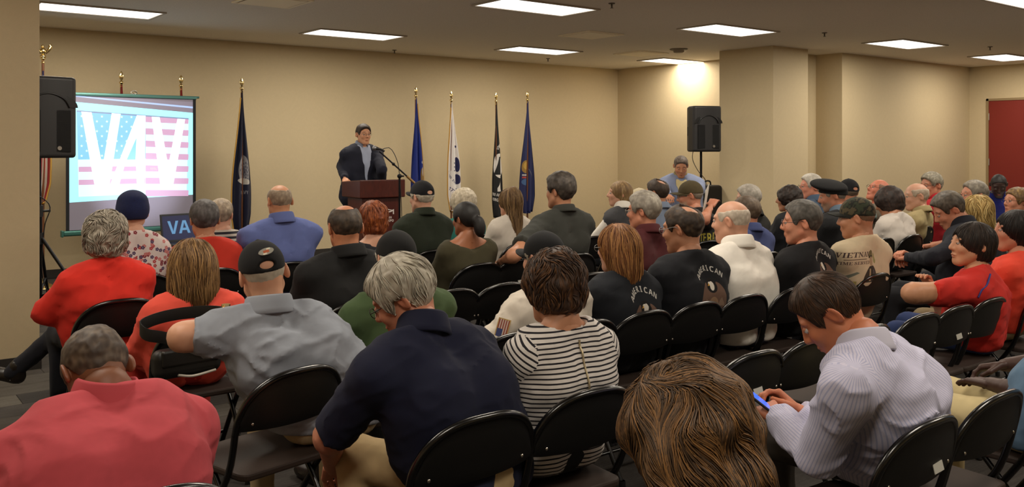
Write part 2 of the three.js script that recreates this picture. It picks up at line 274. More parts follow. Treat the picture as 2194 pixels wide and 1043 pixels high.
// flags on poles
function flag(px, py, z, name, label, o) {
  const p = atRow(px, py, z), top = p.y, t = thing(name, label, 'flag', [p.x, 0, z]);
  obj('pole', rod([0, 0.03, 0], [0, top - 0.16, 0], 0.016, 0.014, 10), brassPole, t);
  obj('base', lathe([[0, 0], [0.15, 0], [0.15, 0.012], [0.11, 0.025], [0.06, 0.05], [0.035, 0.1], [0.022, 0.12], [0, 0.12]]), gold, t);
  const y = top;
  const fin = obj('finial', lathe([[0.012, -0.2], [0.02, -0.19], [0.012, -0.17], [0.022, -0.15], [0.026, -0.135], [0.012, -0.12], [0.009, -0.11]], 0, y, 0, 12), gold, t);
  if (o.eagle) {
    obj('eagle', [ball(0.03, 0, y - 0.06, 0, 1, 1.4, 1), ball(0.018, 0, y - 0.005, -0.015), tube([[0.02, y - 0.08, 0], [0.06, y - 0.04, 0.01], [0.075, y, 0.01], [0.06, y + 0.01, 0.01]], 0.02, 10), tube([[-0.02, y - 0.08, 0], [-0.06, y - 0.04, 0.01], [-0.075, y, 0.01], [-0.06, y + 0.01, 0.01]], 0.02, 10), ball(0.03, 0, y - 0.12, 0, 1.1, 0.8, 1.1)], gold, fin);
  } else { const s = lathe([[0.007, -0.115], [0.024, -0.085], [0.027, -0.06], [0.018, -0.03], [0.001, 0]], 0, y, 0, 14); s.scale(1, 1, 0.45); obj('spear', s, gold, fin); }
  if (!o.cloth) return t;
  const N = 56, M = 40, pos = [], uv = [], idx = [], y1 = top - (o.drop ?? 0.17), y0 = o.bottom, wMax = o.w, ph = o.phase ?? 0;
  const half = s => wMax * (0.07 + 0.93 * Math.pow(sstep(0, 0.75, s), 0.8)) * (s > 0.86 ? 1 - 0.35 * (s - 0.86) / 0.14 : 1);
  for (let j = 0; j <= M; j++) {
    const s = j / M, hw = half(s), amp = 0.004 + 0.028 * sstep(0, 0.6, s);
    for (let i = 0; i < N; i++) {                                   // a closed, pleated section: front then back
      const a = i / N * 2, back = a >= 1, k = back ? 2 - a : a, x = hw * (2 * k - 1) + (o.skew ?? 0.02) * s;
      const fold = amp * Math.sin(k * Math.PI * (o.pleats ?? 5) + ph + s * 1.6) + amp * 0.5 * noise3(k * 3, s * 3, ph * 3);
      const th = (0.008 + 0.012 * s) * Math.sqrt(Math.max(0, Math.sin(k * Math.PI)));
      const yy = y1 + (y0 - y1) * s + (s > 0.8 ? (s - 0.8) * (o.tip ?? 0.25) * (Math.abs(k - 0.45) - 0.3) : 0);
      pos.push(x, yy, (back ? -th : th) + fold + 0.012); uv.push(back ? k : k, 1 - s);
    }
  }
  for (let j = 0; j < M; j++) for (let i = 0; i < N; i++) { const i2 = (i + 1) % N, a = j * N + i, b = j * N + i2, c = a + N, d = b + N; idx.push(a, c, b, b, c, d); }
  for (const j of [0, M]) for (let i = 1; i < N - 1; i++) idx.push(j * N, j * N + i, j * N + i + 1);
  const g = new THREE.BufferGeometry(); g.setAttribute('position', new THREE.Float32BufferAttribute(pos, 3)); g.setAttribute('uv', new THREE.Float32BufferAttribute(uv, 2)); g.setIndex(idx); g.computeVertexNormals();
  const cl = obj('cloth', g, new THREE.MeshPhysicalMaterial({ map: o.cloth, roughness: 0.6, sheen: 0.4, sheenRoughness: 0.5 }), t);
  if (o.fringe) {
    const e = [], hem = []; for (let j = 2; j <= M; j++) { const q = (j * N + (o.fringe === 'left' ? 0 : N / 2)) * 3; e.push(V(pos[q] + (o.fringe === 'left' ? -0.008 : 0.008), pos[q + 1], pos[q + 2])); }
    for (let i = 0; i <= N / 2; i += 2) { const q = (M * N + i) * 3; hem.push(V(pos[q], pos[q + 1] - 0.01, pos[q + 2])); }
    obj('fringe', [tube(e, 0.009, 50, 5), tube(hem, 0.014, 40, 5)], mat(0xb98d3a, 0.7), cl);
  }
  return t;
}
const cloth = (base, draw) => canvasTex(256, 1024, (c, w, h) => { c.fillStyle = base; c.fillRect(0, 0, w, h); draw?.(c, w, h); });
const text = (c, s, x, y, size, color, rot = 0, font = 'bold') => { c.save(); c.translate(x, y); c.rotate(rot); c.fillStyle = color; c.font = `${font} ${size}px sans-serif`; c.textAlign = 'center'; c.fillText(s, 0, 0); c.restore(); };
flag(92, 98, 0.78, 'flag', 'American flag on an eagle-topped pole half hidden by the left column', {
  eagle: true, bottom: 0.95, w: 0.11, skew: -0.06, drop: 0.28, pleats: 4, fringe: 'right',
  cloth: cloth('#c9bfb2', (c, w, h) => { c.fillStyle = '#8f1f1f'; for (let k = 0; k < 6; k++) c.fillRect(k * 46, 300, 23, h); c.fillStyle = '#1a2450'; c.fillRect(0, 0, w, 330); c.fillStyle = '#ded6c8'; for (let k = 0; k < 30; k++) { c.beginPath(); c.arc(20 + (k * 53) % 220, 30 + (k * 37) % 280, 7, 0, 7); c.fill(); } }) });
flag(260, 152, 0.45, 'flag', 'flag pole with bright spear tip above left half of projection screen', { bottom: 0.8, w: 0.12, cloth: cloth('#7a1d22') });
flag(388, 160, 0.45, 'flag', 'flag pole with bright spear tip above right half of projection screen', { bottom: 0.8, w: 0.12, cloth: cloth('#8c1a1e') });
flag(518, 166, 0.55, 'flag', 'navy flag with a pale round emblem standing right of the screen', { bottom: 0.42, w: 0.135, phase: 1, skew: -0.01, fringe: 'left',
  cloth: cloth('#161a33', (c, w, h) => { c.fillStyle = '#8b8a8e'; c.beginPath(); c.ellipse(150, 560, 75, 105, 0, 0, 7); c.fill(); c.fillStyle = '#4a4b5c'; for (let k = 0; k < 40; k++) { const a = k * 2.4, r = 8 + k * 1.4; c.fillRect(150 + r * Math.cos(a), 560 + 1.3 * r * Math.sin(a), 10, 16); } c.fillStyle = '#b9b4ae'; c.beginPath(); c.ellipse(150, 640, 80, 22, 0.1, 0, 7); c.fill(); text(c, 'NAVY', 150, 730, 34, '#8b8a8e'); }) });
flag(891, 185, 0.55, 'flag', 'royal blue flag hanging just right of the lectern microphone', { bottom: 0.55, w: 0.105, phase: 2, pleats: 4, fringe: 'right',
  cloth: cloth('#14297c', (c, w, h) => { c.fillStyle = '#a9a9b8'; c.beginPath(); c.arc(225, 560, 12, 0, 7); c.fill(); c.fillStyle = '#8d6d3c'; c.beginPath(); c.ellipse(215, 700, 22, 90, 0, 0, 7); c.fill(); c.fillStyle = '#b8b2b0'; c.beginPath(); c.ellipse(225, 640, 10, 40, 0, 0, 7); c.fill(); }) });
flag(967, 195, 0.55, 'flag', 'white flag with dark blue lettering and emblem among the flags', { bottom: 0.6, w: 0.12, phase: 0.4, pleats: 4, skew: 0.04, fringe: 'left',
  cloth: cloth('#e4dfdd', (c, w, h) => { const n = '#1c1c52'; c.fillStyle = n; c.beginPath(); c.ellipse(215, 420, 14, 12, 0, 0, 7); c.fill(); c.beginPath(); c.ellipse(215, 590, 38, 70, 0, 0, 7); c.fill(); c.beginPath(); c.ellipse(205, 730, 50, 48, 0, 0, 7); c.fill(); for (let k = 0; k < 9; k++) c.fillRect(120 + (k % 3) * 22, 570 + k * 12, 18, 10); [...'UNITED STATES ARMY'].forEach((ch, k) => text(c, ch, 14 + k * 12, 660 + k * 12, 30, n, 0.9)); text(c, '1775', 90, 850, 46, n, 0.6); }) });
flag(1063, 198, 0.55, 'flag', 'black flag with white silhouette disc and lettering', { bottom: 0.45, w: 0.115, phase: 1.3, pleats: 3, skew: 0.02,
  cloth: cloth('#0b0b0e', (c, w, h) => { const k = '#d5d0ca'; text(c, 'POW', 150, 410, 44, k, -0.5); text(c, 'MIA', 215, 400, 40, k, -0.4); c.fillStyle = k; c.beginPath(); c.ellipse(160, 560, 110, 110, 0, 0, 7); c.fill(); c.fillStyle = '#0b0b0e'; c.beginPath(); c.moveTo(60, 640); c.quadraticCurveTo(120, 560, 150, 480); c.quadraticCurveTo(190, 470, 210, 520); c.quadraticCurveTo(205, 590, 230, 640); c.fill(); c.fillStyle = k; c.beginPath(); c.moveTo(110, 760); c.lineTo(180, 690); c.lineTo(230, 790); c.lineTo(110, 790); c.fill(); text(c, 'YOU ARE NOT', 128, 835, 36, k, 0.12); text(c, 'FORGOTTEN', 128, 880, 36, k, 0.12); }) });
flag(1130, 195, 0.55, 'flag', 'dark blue flag with gold seal, rightmost of the flags', { bottom: 0.5, w: 0.15, phase: 2.2, pleats: 5, skew: -0.02,
  cloth: cloth('#151d4c', (c, w, h) => { c.fillStyle = '#8a6a2c'; c.beginPath(); c.ellipse(75, 600, 45, 60, 0, 0, 7); c.fill(); c.fillStyle = '#b08c3c'; c.beginPath(); c.ellipse(75, 590, 28, 35, 0, 0, 7); c.fill(); c.fillStyle = '#a03a34'; c.fillRect(40, 690, 70, 16); c.fillStyle = '#c5beb2'; c.fillRect(40, 670, 70, 12); c.fillStyle = '#3b5a86'; c.beginPath(); c.ellipse(75, 740, 40, 30, 0, 0, 7); c.fill(); c.strokeStyle = '#5a5a66'; c.lineWidth = 7; c.beginPath(); c.moveTo(150, 620); c.lineTo(220, 760); c.stroke(); }) });

// lectern
const woodTex = dataTex(256, (u, v) => { const g = noise3(u * 40, v * 2.2, 4) * 0.6 + noise3(u * 130, v * 5, 9) * 0.4 + (rnd() - 0.5) * 0.2; return [74 + g * 22, 27 + g * 10, 18 + g * 7]; });
const wood = new THREE.MeshStandardMaterial({ map: woodTex, roughness: 0.35 });
const LECT = atDepth(800, 385, 10.15);
{
  const t = thing('lectern', 'dark mahogany lectern with a white building logo on its front', 'lectern', [LECT.x, 0, LECT.z], -0.06);
  const Y = 1.58 - 72 * 10 / 1900, W = 0.46, D = 0.4;
  obj('body', [rbox(W, Y - 0.28, D, 0.012, 0, (Y - 0.28) / 2 + 0.08, 0), rbox(W - 0.12, Y - 0.5, 0.02, 0.006, 0.0, (Y - 0.28) / 2 + 0.08, D / 2)], wood, t);
  obj('plinth', rbox(W + 0.08, 0.08, D + 0.08, 0.012, 0, 0.04, 0), wood, t);
  const g = rbox(W + 0.1, 0.2, D + 0.1, 0.012, 0, Y - 0.1, 0); { const p = g.attributes.position; for (let i = 0; i < p.count; i++) if (p.getY(i) > Y - 0.1) p.setY(i, p.getY(i) + (p.getZ(i) - 0.2) * 0.06); g.computeVertexNormals(); }
  obj('top', g, wood, t);
  const lg = canvasTex(512, 512, (c, w) => { c.clearRect(0, 0, w, w); c.fillStyle = '#46170e'; c.fillRect(0, 0, w, w); c.strokeStyle = '#d9d0cc'; c.lineWidth = 16; c.beginPath(); c.moveTo(30, 190); c.lineTo(150, 120); c.quadraticCurveTo(250, 60, 340, 130); c.lineTo(470, 160); c.stroke(); c.lineWidth = 26; c.beginPath(); c.moveTo(30, 170); c.quadraticCurveTo(240, 220, 430, 175); c.lineTo(480, 150); c.lineTo(480, 240); c.stroke(); text(c, 'CENTER', 330, 330, 60, '#d9d0cc'); text(c, 'EXPO', 400, 400, 70, '#d9d0cc'); });
  const pl = new THREE.PlaneGeometry(0.27, 0.27); pl.translate(0.03, Y - 0.4, D / 2 + 0.0115); obj('logo', pl, new THREE.MeshStandardMaterial({ map: lg, roughness: 0.35 }), t);
}
// microphone on a boom stand
{
  const b = atDepth(856, 385, 9.75), t = thing('microphone_stand', 'black boom microphone stand at right side of lectern', 'microphone stand', [b.x, 0, b.z]);
  const rel = (x, y, d) => atDepth(x, y, d).sub(V(b.x, 0, b.z)), joint = V(0, b.y + 0.04, 0), tip = rel(806, 318, 9.7), end = rel(888, 392, 9.8);
  obj('pole', rod([0, 0.03, 0], [0, joint.y, 0], 0.012), blackMetal, t);
  obj('boom', rod(end, tip.clone().lerp(end, 0.08), 0.009), blackMetal, t);
  obj('counterweight', rod(end, end.clone().lerp(tip, 0.2), 0.014), mat(0x8a6a3c, 0.5, 0.4), t);
  obj('clutch', [ball(0.026, joint.x, joint.y, joint.z), rod(joint, joint.clone().add(V(0.04, 0, 0.03)), 0.009), ball(0.018, tip.x * 0.55 + end.x * 0.45, tip.y * 0.55 + end.y * 0.45, tip.z * 0.55 + end.z * 0.45)], blackMetal, t);
  const dir = V(-0.06, 0.012, -0.03), tail = tip.clone().add(V(0.05, -0.012, 0.03));
  const mic = obj('microphone', [rod(tail, tip, 0.011, 0.018), rod(tail, tail.clone().add(V(0.03, -0.02, 0.01)), 0.012)], blackPlastic, t);
  obj('grille', ball(0.026, tip.x + dir.x * 0.3, tip.y + 0.004, tip.z + dir.z * 0.3), mat(0x8d8d90, 0.4, 0.8), mic);
  obj('cable', tube([tail, tail.clone().add(V(0.08, 0.02, 0.03)), end.clone().lerp(tip, 0.5).add(V(0.02, 0.06, 0)), joint, V(0.02, 0.7, 0.02), V(0.02, 0.03, 0.02)], 0.0045, 40, 5), blackPlastic, t);
  for (const a of [0.4, 2.5, 4.6]) obj('leg', rod([0, 0.12, 0], [0.3 * Math.cos(a), 0.012, 0.3 * Math.sin(a)], 0.009), blackMetal, t);
}
// loudspeakers on tripod stands
function loudspeaker(pos, h, yaw, label, standLabel) {
  const [x, y, z] = pos, w = h * 0.62, d = h * 0.55;
  const st = thing('speaker_stand', standLabel, 'speaker stand', [x, 0, z]);
  obj('pole', rod([0, 0.3, 0], [0, y + 0.03, 0], 0.018, 0.017, 12), blackMetal, st);
  obj('lower_tube', rod([0, 0.22, 0], [0, 1.0, 0], 0.025, 0.025, 12), blackMetal, st);
  obj('collar', rod([0, 0.96, 0], [0, 1.06, 0], 0.034), blackPlastic, st); obj('leg_hub', rod([0, 0.72, 0], [0, 0.82, 0], 0.036), blackPlastic, st); obj('knob', rod([0.02, 1.01, 0], [0.09, 1.01, 0.0], 0.011), blackPlastic, st);
  for (let k = 0; k < 3; k++) { const a = yaw + 0.7 + k * 2.094; obj('leg', rod([0.03 * Math.cos(a), 0.77, 0.03 * Math.sin(a)], [0.62 * Math.cos(a), 0.02, 0.62 * Math.sin(a)], 0.014), blackMetal, st); obj('brace', rod([0, 0.26, 0], [0.34 * Math.cos(a), 0.385, 0.34 * Math.sin(a)], 0.009), blackMetal, st); obj('foot', ball(0.022, 0.62 * Math.cos(a), 0.02, 0.62 * Math.sin(a)), blackPlastic, st); }
  obj('cable', tube([[0.03, y + 0.1, -d * 0.4], [-0.12, y - 0.1, -0.05], [-0.1, y - 0.25, 0.02], [0.08, y - 0.42, 0.02], [0.04, y - 0.6, 0.02], [0.03, 0.4, 0.03], [0.2, 0.02, 0.1]], 0.005, 50, 5), blackPlastic, st);
  const t = thing('loudspeaker', label, 'loudspeaker', [x, y, z], yaw);
  const sh = new THREE.Shape(); const r = 0.035, hw = w / 2;        // trapezoid plan: narrow at the rear
  sh.moveTo(-hw + r, d / 2); sh.quadraticCurveTo(0, d / 2 + 0.03, hw - r, d / 2); sh.quadraticCurveTo(hw, d / 2, hw, d / 2 - r); sh.lineTo(hw * 0.98, d * 0.1); sh.lineTo(hw * 0.55, -d / 2 + r); sh.quadraticCurveTo(hw * 0.52, -d / 2, hw * 0.4, -d / 2); sh.lineTo(-hw * 0.4, -d / 2); sh.quadraticCurveTo(-hw * 0.52, -d / 2, -hw * 0.55, -d / 2 + r); sh.lineTo(-hw * 0.98, d * 0.1); sh.lineTo(-hw, d / 2 - r); sh.quadraticCurveTo(-hw, d / 2, -hw + r, d / 2);
  const g = new THREE.ExtrudeGeometry(sh, { depth: h - 0.06, bevelThickness: 0.03, bevelSize: 0.025, bevelSegments: 4, curveSegments: 8 }); g.rotateX(-Math.PI / 2); g.rotateY(Math.PI); g.translate(0, 0.03, 0);
  obj('cabinet', g, mat(0x1b1a1c, 0.5), t);
  const fz = d / 2 + 0.026;
  obj('grille', [rbox(w * 0.84, h * 0.52, 0.012, 0.005, 0, h * 0.33, fz + 0.006)], new THREE.MeshStandardMaterial({ color: 0x121214, roughness: 0.45, metalness: 0.4, map: dotTex, bumpMap: dotTex, bumpScale: 0.002 }), t);
  const horn = new THREE.RingGeometry(h * 0.02, h * 0.3, 24, 1, 0, Math.PI); horn.scale(1.15, 0.62, 1); horn.translate(0, h * 0.62, fz + 0.004);
  obj('horn', [horn, tube([[-w * 0.4, h * 0.62, fz + 0.008], [-w * 0.3, h * 0.72, fz + 0.012], [0, h * 0.79, fz + 0.014], [w * 0.3, h * 0.72, fz + 0.012], [w * 0.4, h * 0.62, fz + 0.008]], 0.008, 24)], mat(0x101012, 0.35), t);
  obj('horn_throat', rbox(w * 0.3, h * 0.1, 0.02, 0.006, 0, h * 0.66, fz), mat(0x050505, 0.6), t);
  obj('badge', rod([w * 0.2, h * 0.12, fz + 0.01], [w * 0.2, h * 0.12, fz + 0.018], 0.02, 0.018, 14), mat(0xa9a49c, 0.3, 0.9), t);
  for (const s of [-1, 1]) obj('handle', rbox(0.02, 0.13, 0.05, 0.008, s * w * 0.5, h * 0.45, 0), mat(0x0c0c0d, 0.5), t);
}
const dotTex = dataTex(64, (u, v) => { const d = Math.hypot((u * 8 % 1) - 0.5, (v * 8 % 1) - 0.5) < 0.32 ? 20 : 255; return [d, d, d]; }); dotTex.repeat.set(6, 6);
{
  const a = atDepth(92, 338, 7.8), s = 7.8 / 1900; loudspeaker([a.x - 0.03, a.y, a.z], 172 * s, 0.15, 'black loudspeaker on a stand cut off by the left column', 'black tripod stand behind the left column carrying a loudspeaker');
  const b = atDepth(1502, 325, 12.4), s2 = 12.4 / 1900; loudspeaker([b.x, b.y, b.z], 97 * s2, -0.35, 'black loudspeaker on a stand left of the square pillar', 'black tripod stand under the loudspeaker by the square pillar');
}
// tables, laptop, projector
function table(pos, turn, w, d, label, top = 0x8d8578) {
  const t = thing('folding_table', label, 'table', pos, turn), m = mat(0x2c2a2a, 0.4, 0.5);
  obj('table_top', rbox(w, 0.03, d, 0.008, 0, 0.735, 0), mat(top, 0.6), t);
  for (const sx of [-1, 1]) for (const sz of [-1, 1]) obj('leg', rod([sx * (w / 2 - 0.08), 0.72, sz * (d / 2 - 0.07)], [sx * (w / 2 - 0.06), 0, sz * (d / 2 - 0.06)], 0.014), m, t);
  for (const sx of [-1, 1]) obj('stretcher', rod([sx * (w / 2 - 0.07), 0.35, -d / 2 + 0.065], [sx * (w / 2 - 0.07), 0.35, d / 2 - 0.065], 0.01), m, t);
  return t;
}
const LAP = atDepth(402, 500, 7.5);
table([LAP.x + 0.36, 0, LAP.z + 0.12], 0, 1.12, 0.62, 'small table in front of the screen holding laptop and projector', 0xb9b2a4);
{
  const t = thing('laptop', 'open laptop showing blue lettering, half hidden behind a grey head', 'laptop', [LAP.x, 0.752, LAP.z], 0.1);
  obj('base', rbox(0.36, 0.02, 0.24, 0.006, 0, 0.01, 0.02), mat(0x1a1c22, 0.4), t);
  const lid = obj('lid', (() => { const g = rbox(0.36, 0.24, 0.012, 0.005, 0, 0.12, 0); g.rotateX(-0.18); g.translate(0, 0.015, -0.1); return g; })(), mat(0x15171d, 0.4), t);
  const scr = canvasTex(256, 160, (c, w, h) => { c.fillStyle = '#141f52'; c.fillRect(0, 0, w, h); c.fillStyle = '#6fb4ee'; text(c, 'VAV', 145, 120, 120, '#7fc0f4'); });
  const g = new THREE.PlaneGeometry(0.33, 0.205); g.translate(0, 0.12, 0.0075); g.rotateX(-0.18); g.translate(0, 0.015, -0.1);
  obj('display', g, new THREE.MeshStandardMaterial({ color: 0x111111, roughness: 0.3, emissive: 0xffffff, emissiveMap: scr, emissiveIntensity: 0.55 }), lid);
  const P = atDepth(500, 512, 7.2), p = thing('projector', 'small white projector beside the blue-shirted man', 'projector', [P.x, 0.752, P.z - 0.05], 0);
  obj('body', rbox(0.3, 0.085, 0.22, 0.02, 0, 0.052, 0), mat(0xcfcac0, 0.5), p);
  obj('side_vent', rbox(0.005, 0.05, 0.14, 0.002, -0.151, 0.05, 0), mat(0x3b3a3d, 0.6), p);
  obj('lens', [rod([0.06, 0.055, -0.1], [0.06, 0.055, -0.13], 0.032, 0.03, 16)], blackPlastic, p);
  for (const s of [-1, 1]) obj('foot', rod([s * 0.11, 0, 0.07], [s * 0.11, 0.012, 0.07], 0.012), blackPlastic, p);
  // the projector's beam falls on the lower half of the screen
  const l = new THREE.SpotLight(0xf2f4ff, 42, 6, 0.17, 1, 2); l.position.set(P.x + 0.06, 0.81, P.z - 0.2); l.target.position.set(-8.72, 1.12, 0.9); l.castShadow = true; scene.add(l, l.target);
}
// ---------------------------------------------------------------- people
// head frame: origin between the ears, face towards -z, y up, metres for a head 0.235 m high
const cranD = (x, y, z) => ell(x, y, z, 0, 0.022, 0.012, 0.076, 0.088, 0.097);
const HEADCAPS = [cap(V(0.048, -0.055, 0.0), V(0.018, -0.098, -0.062), 0.022, 0.019), cap(V(-0.048, -0.055, 0.0), V(-0.018, -0.098, -0.062), 0.022, 0.019), cap(V(-0.015, -0.103, -0.066), V(0.015, -0.103, -0.066), 0.019)];
const NOSE = [cap(V(0, 0.014, -0.087), V(0, -0.026, -0.106), 0.008, 0.0125), cap(V(0.011, -0.031, -0.094), V(-0.011, -0.031, -0.094), 0.0085)];
function headD(x, y, z) {
  const ax = Math.abs(x);
  let d = cranD(x, y, z);
  d = smin(d, ell(x, y, z, 0, -0.038, -0.03, 0.06, 0.078, 0.064), 0.03);
  d = smin(d, capsD(HEADCAPS, 0.02, x, y, z), 0.025);
  d = smin(d, ell(ax, y, z, 0.036, -0.028, -0.066, 0.022, 0.02, 0.018), 0.02);            // cheekbone
  d = smin(d, ell(ax, y, z, 0.03, 0.027, -0.0735, 0.026, 0.009, 0.01), 0.016);              // brow
  d = smax(d, -ell(ax, y, z, 0.031, 0.006, -0.1, 0.017, 0.011, 0.016), 0.012);            // socket
  d = smin(d, capsD(NOSE, 0.012, x, y, z), 0.01);
  d = smin(d, ell(x, y, z, 0, -0.062, -0.091, 0.024, 0.006, 0.009), 0.007);               // lips
  d = smin(d, ell(x, y, z, 0, -0.0725, -0.089, 0.02, 0.006, 0.009), 0.007);
  d = smax(d, -ell(x, y, z, 0, -0.0672, -0.102, 0.024, 0.0016, 0.012), 0.004);
  // ears
  const ez = z - 0.018 + (y + 0.005) * 0.25, ex = ax - 0.081 - ez * 0.35;
  let e = ell(ex, y, ez, 0, -0.004, 0.004, 0.009, 0.033, 0.019);
  e = smax(e, -ell(ex, y, ez, 0.009, 0.0, 0.0, 0.007, 0.02, 0.011), 0.006);
  return smin(d, e, 0.008);
}
const hl = [[-0.12, 0.098], [-0.088, 0.086], [-0.07, 0.07], [-0.052, 0.042], [-0.042, 0.0], [-0.024, -0.018], [-0.008, 0.018], [0.03, 0.018], [0.044, -0.03], [0.06, -0.062], [0.13, -0.07]];
function hairline(z) { for (let i = 1; i < hl.length; i++) if (z < hl[i][0]) { const t = clamp((z - hl[i - 1][0]) / (hl[i][0] - hl[i - 1][0]), 0, 1); return lerp(hl[i - 1][1], hl[i][1], t); } return -0.07; }
const faceCut = (x, y, z, w = 1) => ell(x, y, z, 0, -0.052, -0.105, 0.06 * w, 0.105, 0.083);
const HAIR = {
  short: o => (x, y, z) => {
    const t = (o.t ?? 0.014) * (0.55 + 0.45 * sstep(-0.06, 0.05, y)) + (o.top ?? 0.008) * sstep(0.04, 0.1, y) * (1 - sstep(0.02, 0.1, z) * 0.4);
    return smax(cranD(x, y, z) - t, (hairline(z) + (o.line ?? 0) - y) * 0.8, 0.01);
  },
  balding: o => { const s = HAIR.short({ t: o.t ?? 0.012, top: 0 }); return (x, y, z) => smax(s(x, y, z), -ell(x, y, z, 0, o.by ?? 0.1, o.bz ?? -0.03, o.bw ?? 0.062, o.bh ?? 0.05, o.bl ?? 0.1), 0.008); },
  crown: o => { const s = HAIR.short({ t: o.t ?? 0.015, top: 0.006 }); return (x, y, z) => smax(s(x, y, z), -ell(x, y, z, 0.0, 0.1, 0.055, 0.046, 0.05, 0.055), 0.012); },
  round: o => (x, y, z) => {
    const k = o.k ?? 1; let d = ell(x, y, z, 0, 0.018, 0.022, 0.097 * k, 0.108 * k, 0.118 * k);
    d = smin(d, ell(x, y, z, 0, -0.055, 0.045, 0.08 * k, 0.062, 0.072 * k), 0.04);
    return smax(smax(d, -faceCut(x, y, z), 0.012), -y - (o.low ?? 0.105), 0.02);
  },
  bob: o => (x, y, z) => {
    const w = o.w ?? 1, low = o.low ?? 0.2;
    let d = ell(x, y, z, 0, 0.016, 0.016, 0.093 * w, 0.105, 0.112);
    d = smin(d, ell(x, y, z, 0, -0.09, 0.04, 0.105 * w, 0.15, 0.082), 0.05);
    d = smax(d, -faceCut(x, y, z, 1.02), 0.014);
    d = smax(d, -ell(x, y, z, 0, -0.2, -0.09, 0.085, 0.16, 0.085), 0.02);
    return smax(d, -y - low + 0.02 * Math.sin(x * 40) * 0.4, 0.018);
  },
  long: o => (x, y, z) => {
    let d = ell(x, y, z, 0, 0.016, 0.016, 0.09, 0.103, 0.112);
    d = smin(d, cap0(x, y, z), 0.05);
    d = smax(d, -faceCut(x, y, z), 0.014); return smax(d, -y - (o.low ?? 0.4), 0.02);
    function cap0(x, y, z) { return ell(x, y, z, 0, -0.17, 0.068, 0.08, 0.3, 0.052); }
  },
  pony: o => (x, y, z) => {
    let d = smax(cranD(x, y, z) - 0.014, (hairline(z) - 0.012 - y) * 0.8, 0.012);
    d = smin(d, ell(x, y, z, 0.0, -0.015, 0.115, 0.03, 0.03, 0.03), 0.02);
    return smin(d, ell(x, y, z, 0.012, -0.06, 0.138, 0.042, 0.075, 0.042), 0.02);
  },
  updo: o => (x, y, z) => {
    let d = smax(cranD(x, y, z) - 0.016, (hairline(z) - 0.012 - y) * 0.8, 0.012);
    return smin(d, ell(x, y, z, 0, 0.075, 0.075, 0.05, 0.042, 0.048), 0.02);
  },
};
const HAIRBOX = { long: 0.46, bob: 0.26, round: 0.15, pony: 0.18 };
const HATS = {
  cap: o => (x, y, z) => {
    const lo = 0.018 + z * -0.12;
    let d = smax(ell(x, y, z, 0, 0.03, 0.012, 0.086, 0.098, 0.106), lo - y, 0.006);
    if (o.slot) d = smax(d, -ell(x, y, z, 0, 0.034, 0.118, 0.031, 0.016, 0.03), 0.004);
    return smin(d, ell(x, y, z, 0, 0.128, 0.012, 0.008, 0.004, 0.008), 0.004);
  },
  beret: o => (x, y, z) => {
    const yy = y - 0.082 - x * 0.22 + z * 0.3, d = ell(x, yy, z, 0.0, 0.0, -0.01, 0.118, 0.045, 0.135);
    const band = Math.max(cranD(x, y, z) - 0.014, Math.abs(y - 0.045 + z * 0.3) - 0.03, -cranD(x, y, z) - 0.004);
    return smin(d, band, 0.015);
  },
  beanie: o => (x, y, z) => smax(smax(cranD(x, y, z) - 0.022 - 0.008 * sstep(0.05, 0.1, y), -0.045 + z * -0.25 * 0 - (z > 0 ? 0 : z * -0.9) - y, 0.01), -cranD(x, y, z) - 0.004, 0.004),
};
function brimGeo() {                                               // curved peak of a cap
  const nr = 5, na = 16, pos = [], idx = [];
  for (const t of [0.0028, -0.0028]) for (let a = 0; a <= na; a++) for (let r = 0; r <= nr; r++) {
    const an = lerp(-1.45, 1.45, a / na), q = r / nr, x0 = 0.083 * Math.sin(an), z0 = 0.012 - 0.1 * Math.cos(an), x = x0 * (1 - 0.08 * q), z = z0 - 0.075 * q * Math.pow(Math.cos(an * 0.98), 0.6);
    pos.push(x, 0.03 - x * x * 3.6 * (0.5 + 0.5 * q) - z * 0.1 - q * 0.006 + t, z);
  }
  const W = nr + 1, S = (na + 1) * W;
  for (let a = 0; a < na; a++) for (let r = 0; r < nr; r++) { const i = a * W + r, k = i + W; idx.push(i, k, i + 1, k, k + 1, i + 1, S + i, S + i + 1, S + k, S + k, S + i + 1, S + k + 1); }
  for (let a = 0; a < na; a++) for (const r of [0, nr]) { const i = a * W + r, k = i + W; idx.push(i, S + i, k, k, S + i, S + k); }
  const g = new THREE.BufferGeometry(); g.setAttribute('position', new THREE.Float32BufferAttribute(pos, 3)); g.setIndex(idx); g.computeVertexNormals(); return g;
}
